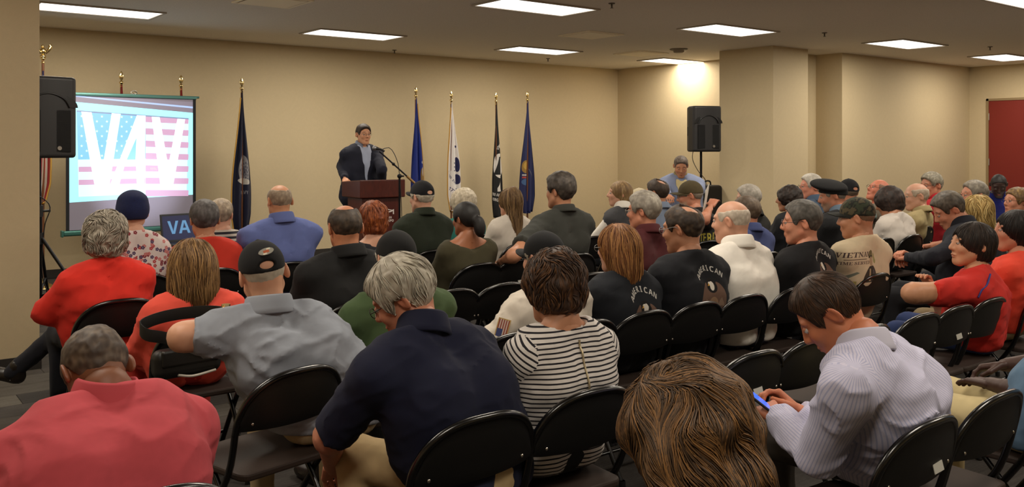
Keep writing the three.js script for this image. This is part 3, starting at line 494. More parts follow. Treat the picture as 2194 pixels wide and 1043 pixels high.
function strands(f, lo, hi, n, o) {                                 // thin locks combed over a hair surface
  const pos = [], idx = [], col = [], base = lin(o.color), hi2 = lin(o.streak ?? o.color);
  const gr = (p, e = 0.004) => { const d = f(p.x, p.y, p.z); return [d, V(f(p.x + e, p.y, p.z) - d, f(p.x, p.y + e, p.z) - d, f(p.x, p.y, p.z + e) - d).divideScalar(e)]; };
  for (let s = 0; s < n; s++) {
    let p = V(lerp(lo[0], hi[0], rnd()), lerp(-0.08, hi[1] - 0.01, Math.pow(rnd(), 0.6)), lerp(-0.09, hi[2], rnd()));
    const lift = 0.001 + rnd() * (o.lift ?? 0.004); let ok = true;
    for (let k = 0; k < 7; k++) { const [d, g] = gr(p), L = g.lengthSq() || 1; p.addScaledVector(g, -(d - lift) / L); if (Math.abs(d) > 0.2) ok = false; }
    if (!ok || Math.abs(gr(p)[0] - lift) > 0.006) continue;
    const pts = [], ph = rnd() * 9, steps = o.steps ?? 7, st = (o.len ?? 0.13) / steps * (0.6 + 0.7 * rnd());
    for (let k = 0; k <= steps; k++) {
      pts.push(p.clone());
      const [d, g] = gr(p); g.normalize();
      const wv = o.wave ?? 1, comb = V(p.x * 3 + 0.75 * wv * noise3(p.x * 13, p.y * 13, p.z * 13) + 0.1 * Math.sin(ph), -1, (p.z - 0.03) * 5 + 0.75 * wv * noise3(p.x * 13 + 9, p.y * 13, p.z * 13) + 0.1 * Math.cos(ph));
      if (o.sweep) comb.x += o.sweep * (p.y > 0.04 ? 1 : 0.3);
      comb.addScaledVector(g, -comb.dot(g)).normalize();
      p.addScaledVector(comb, st);
      for (let it = 0; it < 2; it++) { const [d2, g2] = gr(p); p.addScaledVector(g2, -(d2 - lift) / (g2.lengthSq() || 1) * 0.8); }
    }
    const r = (o.r ?? 0.0016) * (0.6 + rnd()), t = rnd(), sh = 0.75 + 0.5 * rnd(), c = [0, 1, 2].map(k => lerp(base[k], hi2[k], t * t) * sh), b0 = pos.length / 3;
    for (let k = 0; k <= steps; k++) {
      const a = pts[Math.min(steps, k + 1)].clone().sub(pts[Math.max(0, k - 1)]).normalize(), nrm = gr(pts[k])[1].normalize(), side = nrm.clone().cross(a).normalize(), rr = r * Math.sin(Math.PI * (0.12 + 0.86 * k / steps));
      for (const [i, j] of [[-1.6, -0.3], [0, 0.9], [1.6, -0.3]]) { const q = pts[k]; pos.push(q.x + side.x * rr * i + nrm.x * rr * j, q.y + side.y * rr * i + nrm.y * rr * j, q.z + side.z * rr * i + nrm.z * rr * j); col.push(...c); }
      if (k) for (let e = 0; e < 3; e++) { const a0 = b0 + (k - 1) * 3 + e, a1 = b0 + (k - 1) * 3 + (e + 1) % 3; idx.push(a0, a0 + 3, a1, a1, a0 + 3, a1 + 3); }
    }
  }
  const g = new THREE.BufferGeometry(); g.setAttribute('position', new THREE.Float32BufferAttribute(pos, 3)); g.setAttribute('color', new THREE.Float32BufferAttribute(col, 3)); g.setIndex(idx); g.computeVertexNormals(); return g;
}
function handGeo(wrist, dir, up, side, curl, cell, s = 1) {        // dir: forearm direction, up: back of the hand, side: +1 thumb towards right of dir x up
  const X = dir.clone().cross(up).normalize(), U = X.clone().cross(dir).normalize(), caps = [];
  const P = (f, r, u) => wrist.clone().addScaledVector(dir, f * s).addScaledVector(X, r * side * s).addScaledVector(U, u * s);
  for (const r of [-0.028, -0.009, 0.011, 0.029]) caps.push(cap(P(0.0, r * 0.6, 0), P(0.085, r, 0), 0.016 * s, 0.0125 * s));
  [[-0.031, 0.058, 0.0075], [-0.0105, 0.076, 0.0085], [0.011, 0.081, 0.0088], [0.0315, 0.074, 0.0085]].forEach(([r, L, w], i) => {
    let a = 0, f = 0.085, u = 0, sp = r * 0.12; let q = P(f, r, u);
    for (const seg of [0.45, 0.32, 0.23]) { a += curl * (0.75 + 0.08 * i); f += Math.cos(a) * L * seg; u -= Math.sin(a) * L * seg; r += sp * 0.15; const n = P(f, r, u); caps.push(cap(q, n, w * s, w * 0.9 * s)); q = n; }
  });
  const t0 = P(0.02, 0.026, -0.004), t1 = P(0.055, 0.05, -0.018 - curl * 0.01), t2 = P(0.088, 0.052 - curl * 0.02, -0.026 - curl * 0.014);
  caps.push(cap(t0, t1, 0.014 * s, 0.0105 * s), cap(t1, t2, 0.0105 * s, 0.0085 * s));
  const b = new THREE.Box3(); caps.forEach(c => { b.expandByPoint(V(c[0], c[1], c[2])); b.expandByPoint(V(c[0] + c[3], c[1] + c[4], c[2] + c[5])); }); b.expandByScalar(0.022);
  return netMesh((x, y, z) => capsD(caps, 0.006, x, y, z), b.min.toArray(), b.max.toArray(), cell);
}
const skinMat = new THREE.MeshPhysicalMaterial({ vertexColors: true, roughness: 0.52, sheen: 0.15 });
const hairMat = new THREE.MeshPhysicalMaterial({ vertexColors: true, roughness: 0.6, sheen: 0.04, sheenRoughness: 0.4 });
const clothMat = new THREE.MeshPhysicalMaterial({ vertexColors: true, roughness: 0.92, sheen: 0.02, sheenRoughness: 0.6 });
const shoeGeo = (() => { const f = (x, y, z) => smax(smin(ell(x, y, z, 0, 0.035, -0.07, 0.045, 0.035, 0.1), smin(ell(x, y, z, 0, 0.045, 0.03, 0.036, 0.045, 0.05), cap2(x, y, z), 0.03), 0.04), 0.004 - y, 0.006); function cap2(x, y, z) { return capD(SH, x, y, z); } const SH = cap(V(0, 0.06, 0.03), V(0, 0.11, 0.03), 0.036, 0.042); return netMesh(f, [-0.06, -0.01, -0.19], [0.06, 0.15, 0.1], 0.016); })();
const log = [];
const chairSpots = [];

function person(o) {
  // placement: the top of the head falls on pixel o.top in the plane z = o.z (or at depth o.d)
  const s = o.s ?? (o.f ? 0.95 : 1.0), hs = (o.hs ?? 1) * (o.f ? 0.96 : 1.0);
  const topW = o.d ? atDepth(o.top[0], o.top[1], o.d) : atRow(o.top[0], o.top[1], o.z), d = depthOf(topW);
  const turn = (o.turn ?? 0) * RAD;                                 // + turns the trunk to the person's left; 0 faces the front wall
  const lift = (o.hat === 'cap' || o.hat === 'beret') ? 0.122 : o.hair?.tall ?? 0.118;
  const headW = V(topW.x, topW.y - lift * hs, topW.z);
  const row = o.row ?? topW.z + 0.14;
  const hipW = o.hip ? V(o.hip[0], 0, o.hip[1]) : V(headW.x + (o.dx ?? 0), 0, row - 0.25 + (o.dz ?? 0));
  const root = thing('person', o.label, 'person', [hipW.x, 0, hipW.z], turn);
  const inv = new THREE.Matrix4().makeRotationY(-turn), toL = w => w.clone().sub(V(hipW.x, 0, hipW.z)).applyMatrix4(inv);
  const stand = o.stand, hipH = stand ?? (o.seat ?? 0.545);
  const Hc = toL(headW);
  const headQ = new THREE.Quaternion().setFromEuler(new THREE.Euler((o.pitch ?? -4) * RAD, (o.yaw ?? 0) * RAD - turn, (o.roll ?? 0) * RAD, 'YXZ'));   // pitch < 0 looks down
  const halfQ = new THREE.Quaternion().setFromEuler(new THREE.Euler((o.pitch ?? -4) * RAD * 0.9, 0, (o.roll ?? 0) * RAD * 0.6, 'YXZ'));
  const nk = o.neck ?? 1;
  const N = Hc.clone().add(V(0, -0.128 * nk, 0.05).multiplyScalar(hs).applyQuaternion(halfQ));       // base of the neck
  const hip = V(0, hipH, 0), S1 = N.clone().add(V(0, -0.05, -0.035));
  const mid = hip.clone().lerp(S1, 0.5).add(V(0, 0, o.slouch ?? 0.03));
  const sp = t => { const a = hip.clone().lerp(mid, t), b = mid.clone().lerp(S1, t); return a.lerp(b, t); };
  const fat = o.fat ?? 1, shw = (o.shw ?? (o.f ? 0.158 : 0.185)) * s, pr = (o.f ? 0.94 : 1) * s;
  const cellB = clamp(d * 0.0042, 0.0115, 0.026), cellH = clamp(d * 0.0012, 0.0042, 0.0088);
  const roll = (o.shroll ?? 0) * RAD, Xr = V(Math.cos(roll), Math.sin(roll), 0);
  // trunk
  const torso = [];
  const prof = [[0, 0.088, 0.118], [0.3, 0.075, 0.112 * fat], [0.62, 0.088, 0.12 * (0.5 + 0.5 * fat)], [0.86, 0.1, 0.098]];
  for (const sg of [-1, 1]) for (let i = 0; i < 3; i++) {
    const A = prof[i], B = prof[i + 1], fo = (k) => (fat > 1 && k === 1 ? -0.03 : 0);
    torso.push(cap(sp(A[0]).add(V(sg * A[1] * pr * (i === 1 ? fat : 1), 0, fo(i))), sp(B[0]).add(V(sg * B[1] * pr, 0, fo(i + 1))), A[2] * pr, B[2] * pr));
  }
  const joint = sg => sp(0.93).addScaledVector(Xr, sg * shw).add(V(0, o.shUp ?? -0.034, 0.012));
  for (const sg of [-1, 1]) { torso.push(cap(sp(0.86).addScaledVector(Xr, sg * 0.07), joint(sg), 0.082 * s, 0.06 * s)); torso.push(cap(N.clone().add(V(sg * 0.02, -0.005, -0.02)), joint(sg).add(V(0, 0.01, 0)), 0.05 * s, 0.045 * s)); }
  if (o.bust ?? o.f) for (const sg of [-1, 1]) torso.push(cap(sp(0.6).add(V(sg * 0.07, 0, -0.075)), sp(0.62).add(V(sg * 0.07, 0, -0.08)), 0.062 * s));
  // arms
  const arm = {};
  for (const sg of [-1, 1]) {
    const A = (sg < 0 ? o.armL : o.armR) ?? {}, J = joint(sg), L1 = 0.285 * s, L2 = 0.25 * s;
    let W = A.w ? (A.loc ? V(...A.w) : toL(atDepth(...A.w))) : V(sg * 0.075, hipH + 0.1, -0.3 * s), E = A.e ? (A.loc ? V(...A.e) : toL(atDepth(...A.e))) : null;
    if (!E) {
      const D = W.clone().sub(J), l = Math.min(D.length(), (L1 + L2) * 0.985); D.normalize(); W = J.clone().addScaledVector(D, l);
      const a = (L1 * L1 - L2 * L2 + l * l) / (2 * l), hgt = Math.sqrt(Math.max(0, L1 * L1 - a * a)), pole = V(sg * (o.elbow ?? 0.75), -0.6, 0.55); pole.addScaledVector(D, -pole.dot(D)).normalize();
      E = J.clone().addScaledVector(D, a).addScaledVector(pole, hgt);
    }
    arm[sg] = { J, E, W, curl: A.curl ?? 0.55, up: A.up ? V(...A.up) : null };
  }
  const armFat = o.armFat ?? (o.f ? 0.9 : 1) * (0.6 + 0.4 * fat);
  const upper = sg => cap(arm[sg].J, arm[sg].E, 0.056 * s * armFat, 0.044 * s * armFat), fore = sg => cap(arm[sg].E, arm[sg].W, 0.043 * s * armFat, 0.028 * s);
  const bodyCaps = [...torso.map(c => { const q = c.slice(); q[6] -= 0.008; q[7] -= 0.008; return q; }), upper(-1), upper(1), fore(-1), fore(1), cap(N.clone().add(V(0, -0.06, -0.03)), N.clone().add(V(0, 0.02, -0.012)), 0.058 * hs, 0.054 * hs)];
  const bb = new THREE.Box3(); bodyCaps.forEach(c => { bb.expandByPoint(V(c[0], c[1], c[2])); bb.expandByPoint(V(c[0] + c[3], c[1] + c[4], c[2] + c[5])); }); bb.expandByScalar(0.19 * fat);
  const skin = lin(o.skin ?? '#c08462'), vary = (x, y, z, a = 0.1, fq = 30) => 1 + a * noise3(x * fq, y * fq, z * fq);
  const parts = [];
  parts.push(paint(netMesh((x, y, z) => capsD(bodyCaps, 0.035, x, y, z), bb.min.toArray(), bb.max.toArray(), Math.max(cellB * 1.25, 0.0165)), (x, y, z) => { const v = vary(x, y, z); return skin.map(c => c * v); }));
  for (const sg of [-1, 1]) {
    const a = arm[sg], dir = a.W.clone().sub(a.E).normalize(), up = a.up ?? V(sg * 0.3, 1, 0);
    parts.push(paint(handGeo(a.W.clone().addScaledVector(dir, -0.005), dir, up, sg < 0 ? 1 : -1, a.curl, o.hands ? Math.max(0.0042, d * 0.001) : 0.011, (o.f ? 0.9 : 1) * s), (x, y, z) => { const v = vary(x, y, z); return [skin[0] * v, skin[1] * v * 0.94, skin[2] * v * 0.92]; }));
  }
  // head and neck in the head's own frame
  const M = new THREE.Matrix4().compose(Hc, headQ, V(hs, hs, hs)), Mi = M.clone().invert();
  const nb = N.clone().add(V(0, -0.03, -0.015)).applyMatrix4(Mi), neckC = cap(V(0, -0.05, 0.03), nb, 0.05 * (o.neckR ?? (o.f ? 0.88 : 1)), 0.056 * (o.neckR ?? (o.f ? 0.92 : 1)));
  const lip = lin(o.lip ?? '#9a4a3c'), brow = lin(o.brow ?? o.hair?.color ?? '#4a3626'), beard = o.beard ? lin(o.beard) : null, fullness = o.face ?? 1;
  const hd = (x, y, z) => { const w = 1 + (fullness - 1) * sstep(0.03, -0.06, y); return smin(headD(x / w, y, z), capD(neckC, x, y, z), 0.03); };
  const lowY = Math.min(-0.14, nb.y - 0.05);
  const hg = netMesh(hd, [-0.12, lowY, Math.min(-0.125, nb.z - 0.075)], [0.12, 0.125, Math.max(0.125, nb.z + 0.08)], o.hc ?? cellH);
  paint(hg, (x, y, z) => {
    const ax = Math.abs(x), v = vary(x, y, z, 0.07, 45) + 0.05 * noise3(x * 12, y * 12, z * 12);
    let c = [skin[0] * v, skin[1] * v, skin[2] * v];
    const ml = (k, t) => { c = c.map((q, i) => lerp(q, k[i], t)); };
    if (z < -0.02) {
      ml(lip, 0.6 * (1 - sstep(0.4, 1, Math.hypot(x / 0.026, (y + 0.067) / 0.013))) * (z < -0.075 ? 1 : 0));
      ml(brow, 0.8 * (1 - sstep(0.45, 1, Math.hypot((ax - 0.032) / 0.022, (y - 0.031 + (ax - 0.032) * 0.12) / 0.006))) * (z < -0.05 ? 1 : 0));
      ml([skin[0], skin[1] * 0.72, skin[2] * 0.66], 0.35 * (1 - sstep(0.2, 1, Math.hypot((ax - 0.04) / 0.03, (y + 0.025) / 0.025))));
      if (beard) ml(beard, 0.75 * sstep(-0.035, -0.06, y) * sstep(-0.01, -0.045, z) * (y > -0.13 ? 1 : 0));
    }
    if (ax > 0.074 && z > -0.02) ml([skin[0], skin[1] * 0.7, skin[2] * 0.62], 0.35);
    return c;
  });
  hg.applyMatrix4(M); parts.push(hg);
  if (o.hidden !== 'head') { } 
  const body = obj('body', mergeGeometries(parts.map(g => { g.computeVertexNormals(); g.deleteAttribute('uv'); return g; })), skinMat, root);
  body.geometry.computeVertexNormals();
  if (o.eyes !== false) for (const sg of [-1, 1]) {
    const e = new THREE.SphereGeometry(0.0118, 12, 12); e.rotateX(Math.PI / 2); paint(e, (x, y, z) => { const r = Math.hypot(x, y); return z < 0 && r < 0.003 ? [0.01, 0.01, 0.01] : z < 0 && r < 0.0065 ? [0.09, 0.06, 0.04] : [0.5, 0.46, 0.42]; });
    e.translate(sg * 0.031, 0.005, -0.0795); e.applyMatrix4(M); obj('eye', e, skinMat, root);
    const lid = new THREE.SphereGeometry(0.0126, 12, 6, 0, 2 * Math.PI, 0, 1.2); lid.rotateX(-0.42); lid.translate(sg * 0.031, 0.005, -0.0795);
    paint(lid, () => skin.map(c => c * 0.92)); lid.applyMatrix4(M); obj('eyelid', lid, skinMat, root);
  }
  // hair
  const ho = o.hair;
  if (ho) {
    const base = HAIR[ho.style](ho), amp = ho.amp ?? 0.004, curly = ho.curly ?? 0, col = lin(ho.color), st = lin(ho.streak ?? ho.color), fr = ho.freq ?? 1;
    const fine = ['short', 'balding', 'crown'].includes(ho.style);
    const flow = (x, y, z) => { if (fine) return noise3(x * 48, y * 34, z * 40) * 0.55 + noise3(x * 95, y * 60, z * 85) * 0.45 + noise3(x * 14, y * 14, z * 14) * 0.5; const th = Math.atan2(x, z + 0.02); return noise3(th * 9 * fr + y * 4, y * 7, 2) * 0.7 + noise3(th * 22 * fr + 2 * noise3(x * 20, y * 20, z * 20), y * 14, 7) * 0.5; };
    const f = (x, y, z) => { let b = base(x, y, z); if (o.hat) b = Math.max(b, y - (o.hat === 'beret' ? 0.04 - z * 0.3 : o.hat === 'beanie' ? -0.04 : 0.026 - z * 0.12)); if (b > 0.04 || b < -0.04) return b; return b + amp * flow(x, y, z) + (curly ? curly * (noise3(x * 38, y * 38, z * 38) + 0.5 * noise3(x * 80, y * 80, z * 80)) : 0) - (ho.lump ?? 0) * noise3(x * 16, y * 16, z * 16 + 4); };
    const low = -(HAIRBOX[ho.style] ?? 0.09) - (ho.low ? Math.max(0, ho.low - 0.2) : 0), lo = [-0.16, low, -0.14], hi = [0.16, 0.17, 0.2];
    const g = paint(netMesh(f, lo, hi, Math.max(cellH, ho.style === 'long' ? 0.006 : 0.0046)), (x, y, z) => { const n = flow(x, y, z), q = curly ? noise3(x * 60, y * 60, z * 60) : 0, t = clamp(0.45 + n * 0.7 + q * 0.5, 0, 1), v = 0.88 + 0.2 * t + 0.1 * noise3(x * 90, y * 40, z * 90); return col.map((c, i) => lerp(c, st[i], t * t * (ho.streak ? 1 : 0)) * v); });
    g.applyMatrix4(M); const hm = obj('hair', g, hairMat, root);
    if (ho.strands) { const sg = strands((x, y, z) => base(x, y, z) - (ho.lump ?? 0) * noise3(x * 16, y * 16, z * 16 + 4), [-0.13, low, -0.13], [0.13, 0.13, 0.15], ho.strands, ho); sg.applyMatrix4(M); obj('hair_locks', sg, hairMat, hm).userData.kind = 'stuff'; }
  }
  if (o.hat) {
    const f = HATS[o.hat](o), c0 = lin(o.hatColor ?? '#0d0d10'), c1 = o.camo ? o.camo.map(lin) : null;
    const g = paint(netMesh(f, [-0.14, -0.09, -0.2], [0.14, 0.16, 0.16], Math.max(0.0038, Math.min(0.0065, cellH))), (x, y, z) => { if (c1) { const n = noise3(x * 28, y * 28, z * 28) + 0.4 * noise3(x * 60, y * 60, z * 60); return c1[n > 0.2 ? 0 : n > -0.08 ? 1 : 2]; } const v = vary(x, y, z, 0.12, 60) * (o.knit ? 1 + 0.25 * noise3(x * 140, y * 140, z * 140) : 1); return c0.map(c => c * v); });
    g.applyMatrix4(M); const hat = obj(o.hat, g, clothMat, root);
    if (o.hat === 'cap') { const b = paint(brimGeo(), () => c1 ? c1[1] : c0); b.applyMatrix4(M); obj('brim', b, clothMat, hat); }
    if (o.patch) { const p = new THREE.CylinderGeometry(1, 1, 1, 20); p.rotateX(Math.PI / 2); p.scale(0.03, 0.014, 0.004); p.rotateX(-0.5); p.rotateY(0.12); p.rotateZ(0.12); p.translate(0.005, 0.083, 0.105); p.applyMatrix4(M); obj('badge', p, new THREE.MeshStandardMaterial({ roughness: 0.7, map: canvasTex(64, 32, (c) => { c.fillStyle = '#8d8a80'; c.fillRect(0, 0, 64, 32); c.fillStyle = '#a8532e'; c.fillRect(20, 10, 26, 12); c.fillStyle = '#d2cbb8'; c.fillRect(6, 6, 14, 8); c.fillRect(44, 16, 14, 8); }) }), hat); }
    if (o.embroidery) { const p = ball(0.012, -0.05, 0.055, 0.075, 1.2, 0.9, 0.6); p.applyMatrix4(M); obj('badge', p, mat(0xb9ab94, 0.8), hat); }
  }
  if (o.glasses) {
    const gm = mat(o.glasses, 0.35, 0.5), L = [];
    for (const sg of [-1, 1]) { const r = new THREE.TorusGeometry(0.021, 0.0014, 5, 18); r.scale(1.1, 0.8, 1); r.translate(sg * 0.032, 0.002, -0.102); L.push(r, tube([[sg * 0.055, 0.006, -0.1], [sg * 0.08, 0.008, -0.05], [sg * 0.085, 0.012, 0.01], [sg * 0.084, -0.01, 0.028]], 0.0016, 14, 5)); }
    L.push(tube([[-0.01, 0.004, -0.103], [0, 0.008, -0.106], [0.01, 0.004, -0.103]], 0.0014, 6, 5));
    L.forEach(g => g.applyMatrix4(M)); obj('glasses', L, gm, root);
  }
  // shirt
  const T = o.shirt ?? {}, sl = T.sleeve ?? 'short', infl = T.infl ?? 0.012, wr = T.wr ?? 0.005;
  const cuff = sl === 'short' ? (T.cuff ?? 0.72) : sl === 'none' ? 0.12 : sl === 'three' ? 1.5 : 1.96;
  const slv = [];
  for (const sg of [-1, 1]) {
    const { J, E, W } = arm[sg], e1 = cuff < 1 ? J.clone().lerp(E, cuff) : E, loose = T.loose ?? (sl === 'short' ? 0.016 : 0.01);
    slv.push({ c: cap(J, e1, 0.06 * s * armFat + loose * 0.6, (cuff < 1 ? 0.05 : 0.045) * s * armFat + loose), n: cuff < 1 ? e1.clone().sub(J).normalize() : null, e: e1 });
    if (cuff > 1) { const e2 = E.clone().lerp(W, cuff - 1); slv.push({ c: cap(E, e2, 0.045 * s * armFat + loose, 0.03 * s + loose), n: e2.clone().sub(E).normalize(), e: e2 }); }
  }
  const nd = V(0, 1, -0.4).normalize(), cutP = N.clone().addScaledVector(nd, T.neckline ?? 0.02), neckR2 = 0.056 * (o.neckR ?? (o.f ? 0.92 : 1)) * hs;
  const waistY = T.hem ?? (stand ? hipH - 0.1 : hipH - 0.075), TT = torso.map(c => { const q = c.slice(); q[6] += infl; q[7] += infl; return q; });
  const wf = T.foldF ?? 9, sleeveD = (x, y, z) => { let q = 1e3; for (const v of slv) { let a = capD(v.c, x, y, z); if (v.n) a = smax(a, (x - v.e.x) * v.n.x + (y - v.e.y) * v.n.y + (z - v.e.z) * v.n.z, 0.006); q = smin(q, a, 0.012); } return q; };
  const coll = T.collar, cr = 0.064 * hs * (o.f ? 0.92 : 1), cN = N.clone().add(V(0, T.collUp ?? 0.006, -0.014)), cax = Hc.clone().add(V(0, -0.1, 0.03).applyQuaternion(headQ)).sub(cN).normalize().lerp(V(0, 1, -0.15).normalize(), 0.7).normalize();
  const collarGeo = c0 => {                                          // turned-down collar, open at the throat
    const pr2 = [[0, -0.012], [-0.001, 0.02], [0.001, 0.034], [0.006, 0.037], [0.012, 0.03], [0.017, 0.008], [0.021, -0.014], [0.024, -0.03], [0.016, -0.034]], n = 30, pos = [], idx = [], r0 = neckR2 + 0.01, q = new THREE.Quaternion().setFromUnitVectors(V(0, 1, 0), cax), k = (T.collar ?? 0.03) / 0.03;
    for (let i = 0; i <= n; i++) { const a = lerp(-2.75, 2.75, i / n), fr = Math.max(0, Math.abs(a) - 1.6); pr2.forEach(([r, h]) => { const p = V(Math.sin(a) * (r0 + r), h * k - fr * 0.018, Math.cos(a) * (r0 + r + 0.004)).applyQuaternion(q).add(cN); pos.push(p.x, p.y, p.z); }); }
    const W = pr2.length; for (let i = 0; i < n; i++) for (let j = 0; j < W - 1; j++) { const a = i * W + j, b = a + W; idx.push(a, b, a + 1, b, b + 1, a + 1); }
    const g = new THREE.BufferGeometry(); g.setAttribute('position', new THREE.Float32BufferAttribute(pos, 3)); g.setIndex(idx); g.computeVertexNormals(); return paint(g, () => c0);
  };
  const shirtD = (x, y, z) => {
    let t = capsD(TT, 0.05, x, y, z); const q = sleeveD(x, y, z);
    let dd = smin(t, q, 0.03);
    if (dd < 0.06 && dd > -0.06) { const ph = noise3(x * 5, y * 5, z * 5) * 2.2; const rg = 1 - Math.abs(noise3(x * wf * 0.9 + y * wf * 0.7 + ph * 0.7, y * wf * 1.6 - x * wf * 0.6, z * wf * 0.9 + 5)); dd += -wr * 1.5 * rg * rg * rg * rg * rg * rg + wr * 0.6 + wr * (noise3(x * wf + ph, y * wf * 2.1 + x * 6, z * wf) + 0.6 * noise3(x * wf * 2.3, y * wf * 1.3 + ph * 1.6, z * wf * 2.3)) + (o.side ? 0 : 0); }
    dd = smax(dd, (x - cutP.x) * nd.x + (y - cutP.y) * nd.y + (z - cutP.z) * nd.z, 0.01);
    if (T.scoop) dd = smax(dd, -(Math.hypot((x - N.x) * 0.62, (y - N.y - 0.012), (z - N.z + 0.01)) - T.scoop), 0.008);
    dd = smax(dd, waistY + (T.drop ? T.drop * z : 0) - y, 0.01);
    if (T.open) dd = smax(dd, -(Math.max(Math.abs(x - lerp(hip.x, S1.x, clamp((y - hip.y) / (S1.y - hip.y), 0, 1))) - 0.008 - 0.06 * sstep(hipH + 0.12, N.y - 0.02, y), z - (T.openZ ?? -0.03))), 0.006);
    return dd;
  };
  if (o.shirt) {
    const sb = new THREE.Box3(); [...torso, ...slv.map(v => v.c)].forEach(c => { sb.expandByPoint(V(c[0], c[1], c[2])); sb.expandByPoint(V(c[0] + c[3], c[1] + c[4], c[2] + c[5])); }); sb.expandByScalar(0.16 * fat + 0.02); sb.min.y = Math.max(sb.min.y, waistY - 0.05);
    const c0 = lin(T.color ?? T.collarColor ?? '#b9b6c6'), c2 = T.yoke ? lin(T.yoke) : null;
    let g = paint(netMesh(shirtD, sb.min.toArray(), sb.max.toArray(), cellB * (T.fine ?? 0.95)), (x, y, z) => { const v = 1 + 0.07 * noise3(x * 60, y * 60, z * 60) + 0.05 * noise3(x * 9, y * 9, z * 9); if (T.shoulder && y > N.y - 0.12 && x > 0.02) { const n = noise3(x * 45, y * 45, z * 45); return lin(n > 0.15 ? '#5a7fa0' : n > -0.1 ? '#b8a548' : '#7d8b6a'); } return T.tex ? [v, v, v] : c0.map(c => c * v); });
    const ctr = y => { const t = clamp((y - hip.y) / Math.max(0.05, S1.y - hip.y), 0, 1); return sp(t); };
    if (T.tex) {
      const wrap = T.map ?? 'wrap';
      g = g.toNonIndexed(); const p = g.attributes.position, uv = new Float32Array(p.count * 2);
      for (let i = 0; i < p.count; i += 3) {
        const us = [], q = [];
        for (let k = 0; k < 3; k++) {
          const x = p.getX(i + k), y = p.getY(i + k), z = p.getZ(i + k);
          if (wrap === 'stripe') { const ts = capsD(TT, 0.05, x, y, z), cx0 = (p.getX(i) + p.getX(i + 1) + p.getX(i + 2)) / 3, cy0 = (p.getY(i) + p.getY(i + 1) + p.getY(i + 2)) / 3, cz0 = (p.getZ(i) + p.getZ(i + 1) + p.getZ(i + 2)) / 3;
            const sg = cx0 < 0 ? -1 : 1, tc = capsD(TT.slice(0, 6), 0.05, cx0, cy0, cz0), ac = Math.min(...slv.map(v => capD(v.c, cx0, cy0, cz0)));
            if (ac < tc + 0.004) { const a = arm[sg], ax1 = a.E.clone().sub(a.J).normalize(), pt = V(x, y, z), al = pt.clone().sub(a.J).dot(ax1), be = pt.clone().sub(a.E).dot(a.W.clone().sub(a.E).normalize()); q.push([0.1, cuff > 1 && al > a.E.distanceTo(a.J) * 0.98 ? a.E.distanceTo(a.J) + Math.max(be, -0.03) : al]); } else q.push([0.5 + x, y]); continue; }
          if (wrap === 'pin') {
            const m3 = a => (p['get' + a](i) + p['get' + a](i + 1) + p['get' + a](i + 2)) / 3, cx0 = m3('X'), cy0 = m3('Y'), cz0 = m3('Z'), sg = cx0 < (arm[-1].E.x + arm[1].E.x) / 2 ? -1 : 1;
            const tc = capsD(TT.slice(0, 6), 0.05, cx0, cy0, cz0), vs = slv.filter((v, n) => (n < slv.length / 2) === (sg < 0)), best = vs.reduce((b, v) => capD(v.c, cx0, cy0, cz0) < capD(b.c, cx0, cy0, cz0) ? v : b);
            if (capD(best.c, cx0, cy0, cz0) < tc) { const ax1 = V(best.c[3], best.c[4], best.c[5]).normalize(), e1 = V(1, 0, 0).addScaledVector(ax1, -ax1.x).normalize(), e2 = ax1.clone().cross(e1), w = V(x - best.c[0], y - best.c[1], z - best.c[2]); q.push([Math.atan2(w.dot(e1), w.dot(e2)) * 0.065, w.dot(ax1)]); }
            else { const c = ctr(y); q.push([Math.atan2(x - c.x, z - c.z + 0.06) * 0.19, y]); }
            if (k === 2 && Math.max(q[0][0], q[1][0], q[2][0]) - Math.min(q[0][0], q[1][0], q[2][0]) > 0.15) q.forEach(w => { w[0] = q[0][0]; });
            continue;
          }
          if (wrap === 'flat') { q.push([x, y]); continue; }
          const c = ctr(y); let u = Math.atan2(x - c.x, z - c.z + 0.02) / (2 * Math.PI) + 0.5; us.push(u); q.push([u, (y - 0.45) / 0.6]);
        }
        if (us.length && Math.max(...us) - Math.min(...us) > 0.5) q.forEach(w => { if (w[0] < 0.5) w[0] += 1; });
        q.forEach((w, k) => { uv[2 * (i + k)] = w[0]; uv[2 * (i + k) + 1] = w[1]; });
      }
      g.setAttribute('uv', new THREE.BufferAttribute(uv, 2));
    }
    const m = obj(T.name ?? 'shirt', g, T.tex ? new THREE.MeshPhysicalMaterial({ map: T.tex, vertexColors: true, roughness: 0.92, sheen: 0.02 }) : clothMat, root);
    if (coll) obj('collar', collarGeo(c0), clothMat, m);
    if (T.extra) T.extra(m, { N, sp, arm, toL, shirtD, hip, Hc });
  }
  const sleeveIn = (x, y, z) => Math.min(capD(upper(-1), x, y, z), capD(upper(1), x, y, z), capD(fore(-1), x, y, z), capD(fore(1), x, y, z)) - 0.014;
  if (o.inner) {                                                     // shirt front seen in an open jacket
    const g = paint(netMesh((x, y, z) => smax(smax(Math.min(capsD(torso, 0.05, x, y, z) - 0.004, o.sleeves ? sleeveIn(x, y, z) : 9), y - N.y - 0.01 + (z - N.z) * -0.2, 0.01), hipH - 0.05 - y, 0.01), bb.min.toArray(), bb.max.toArray(), cellB), () => lin(o.inner));
    const im = obj('shirt', g, clothMat, root);
    obj('collar', collarGeo(lin(o.inner)), clothMat, im);
  }
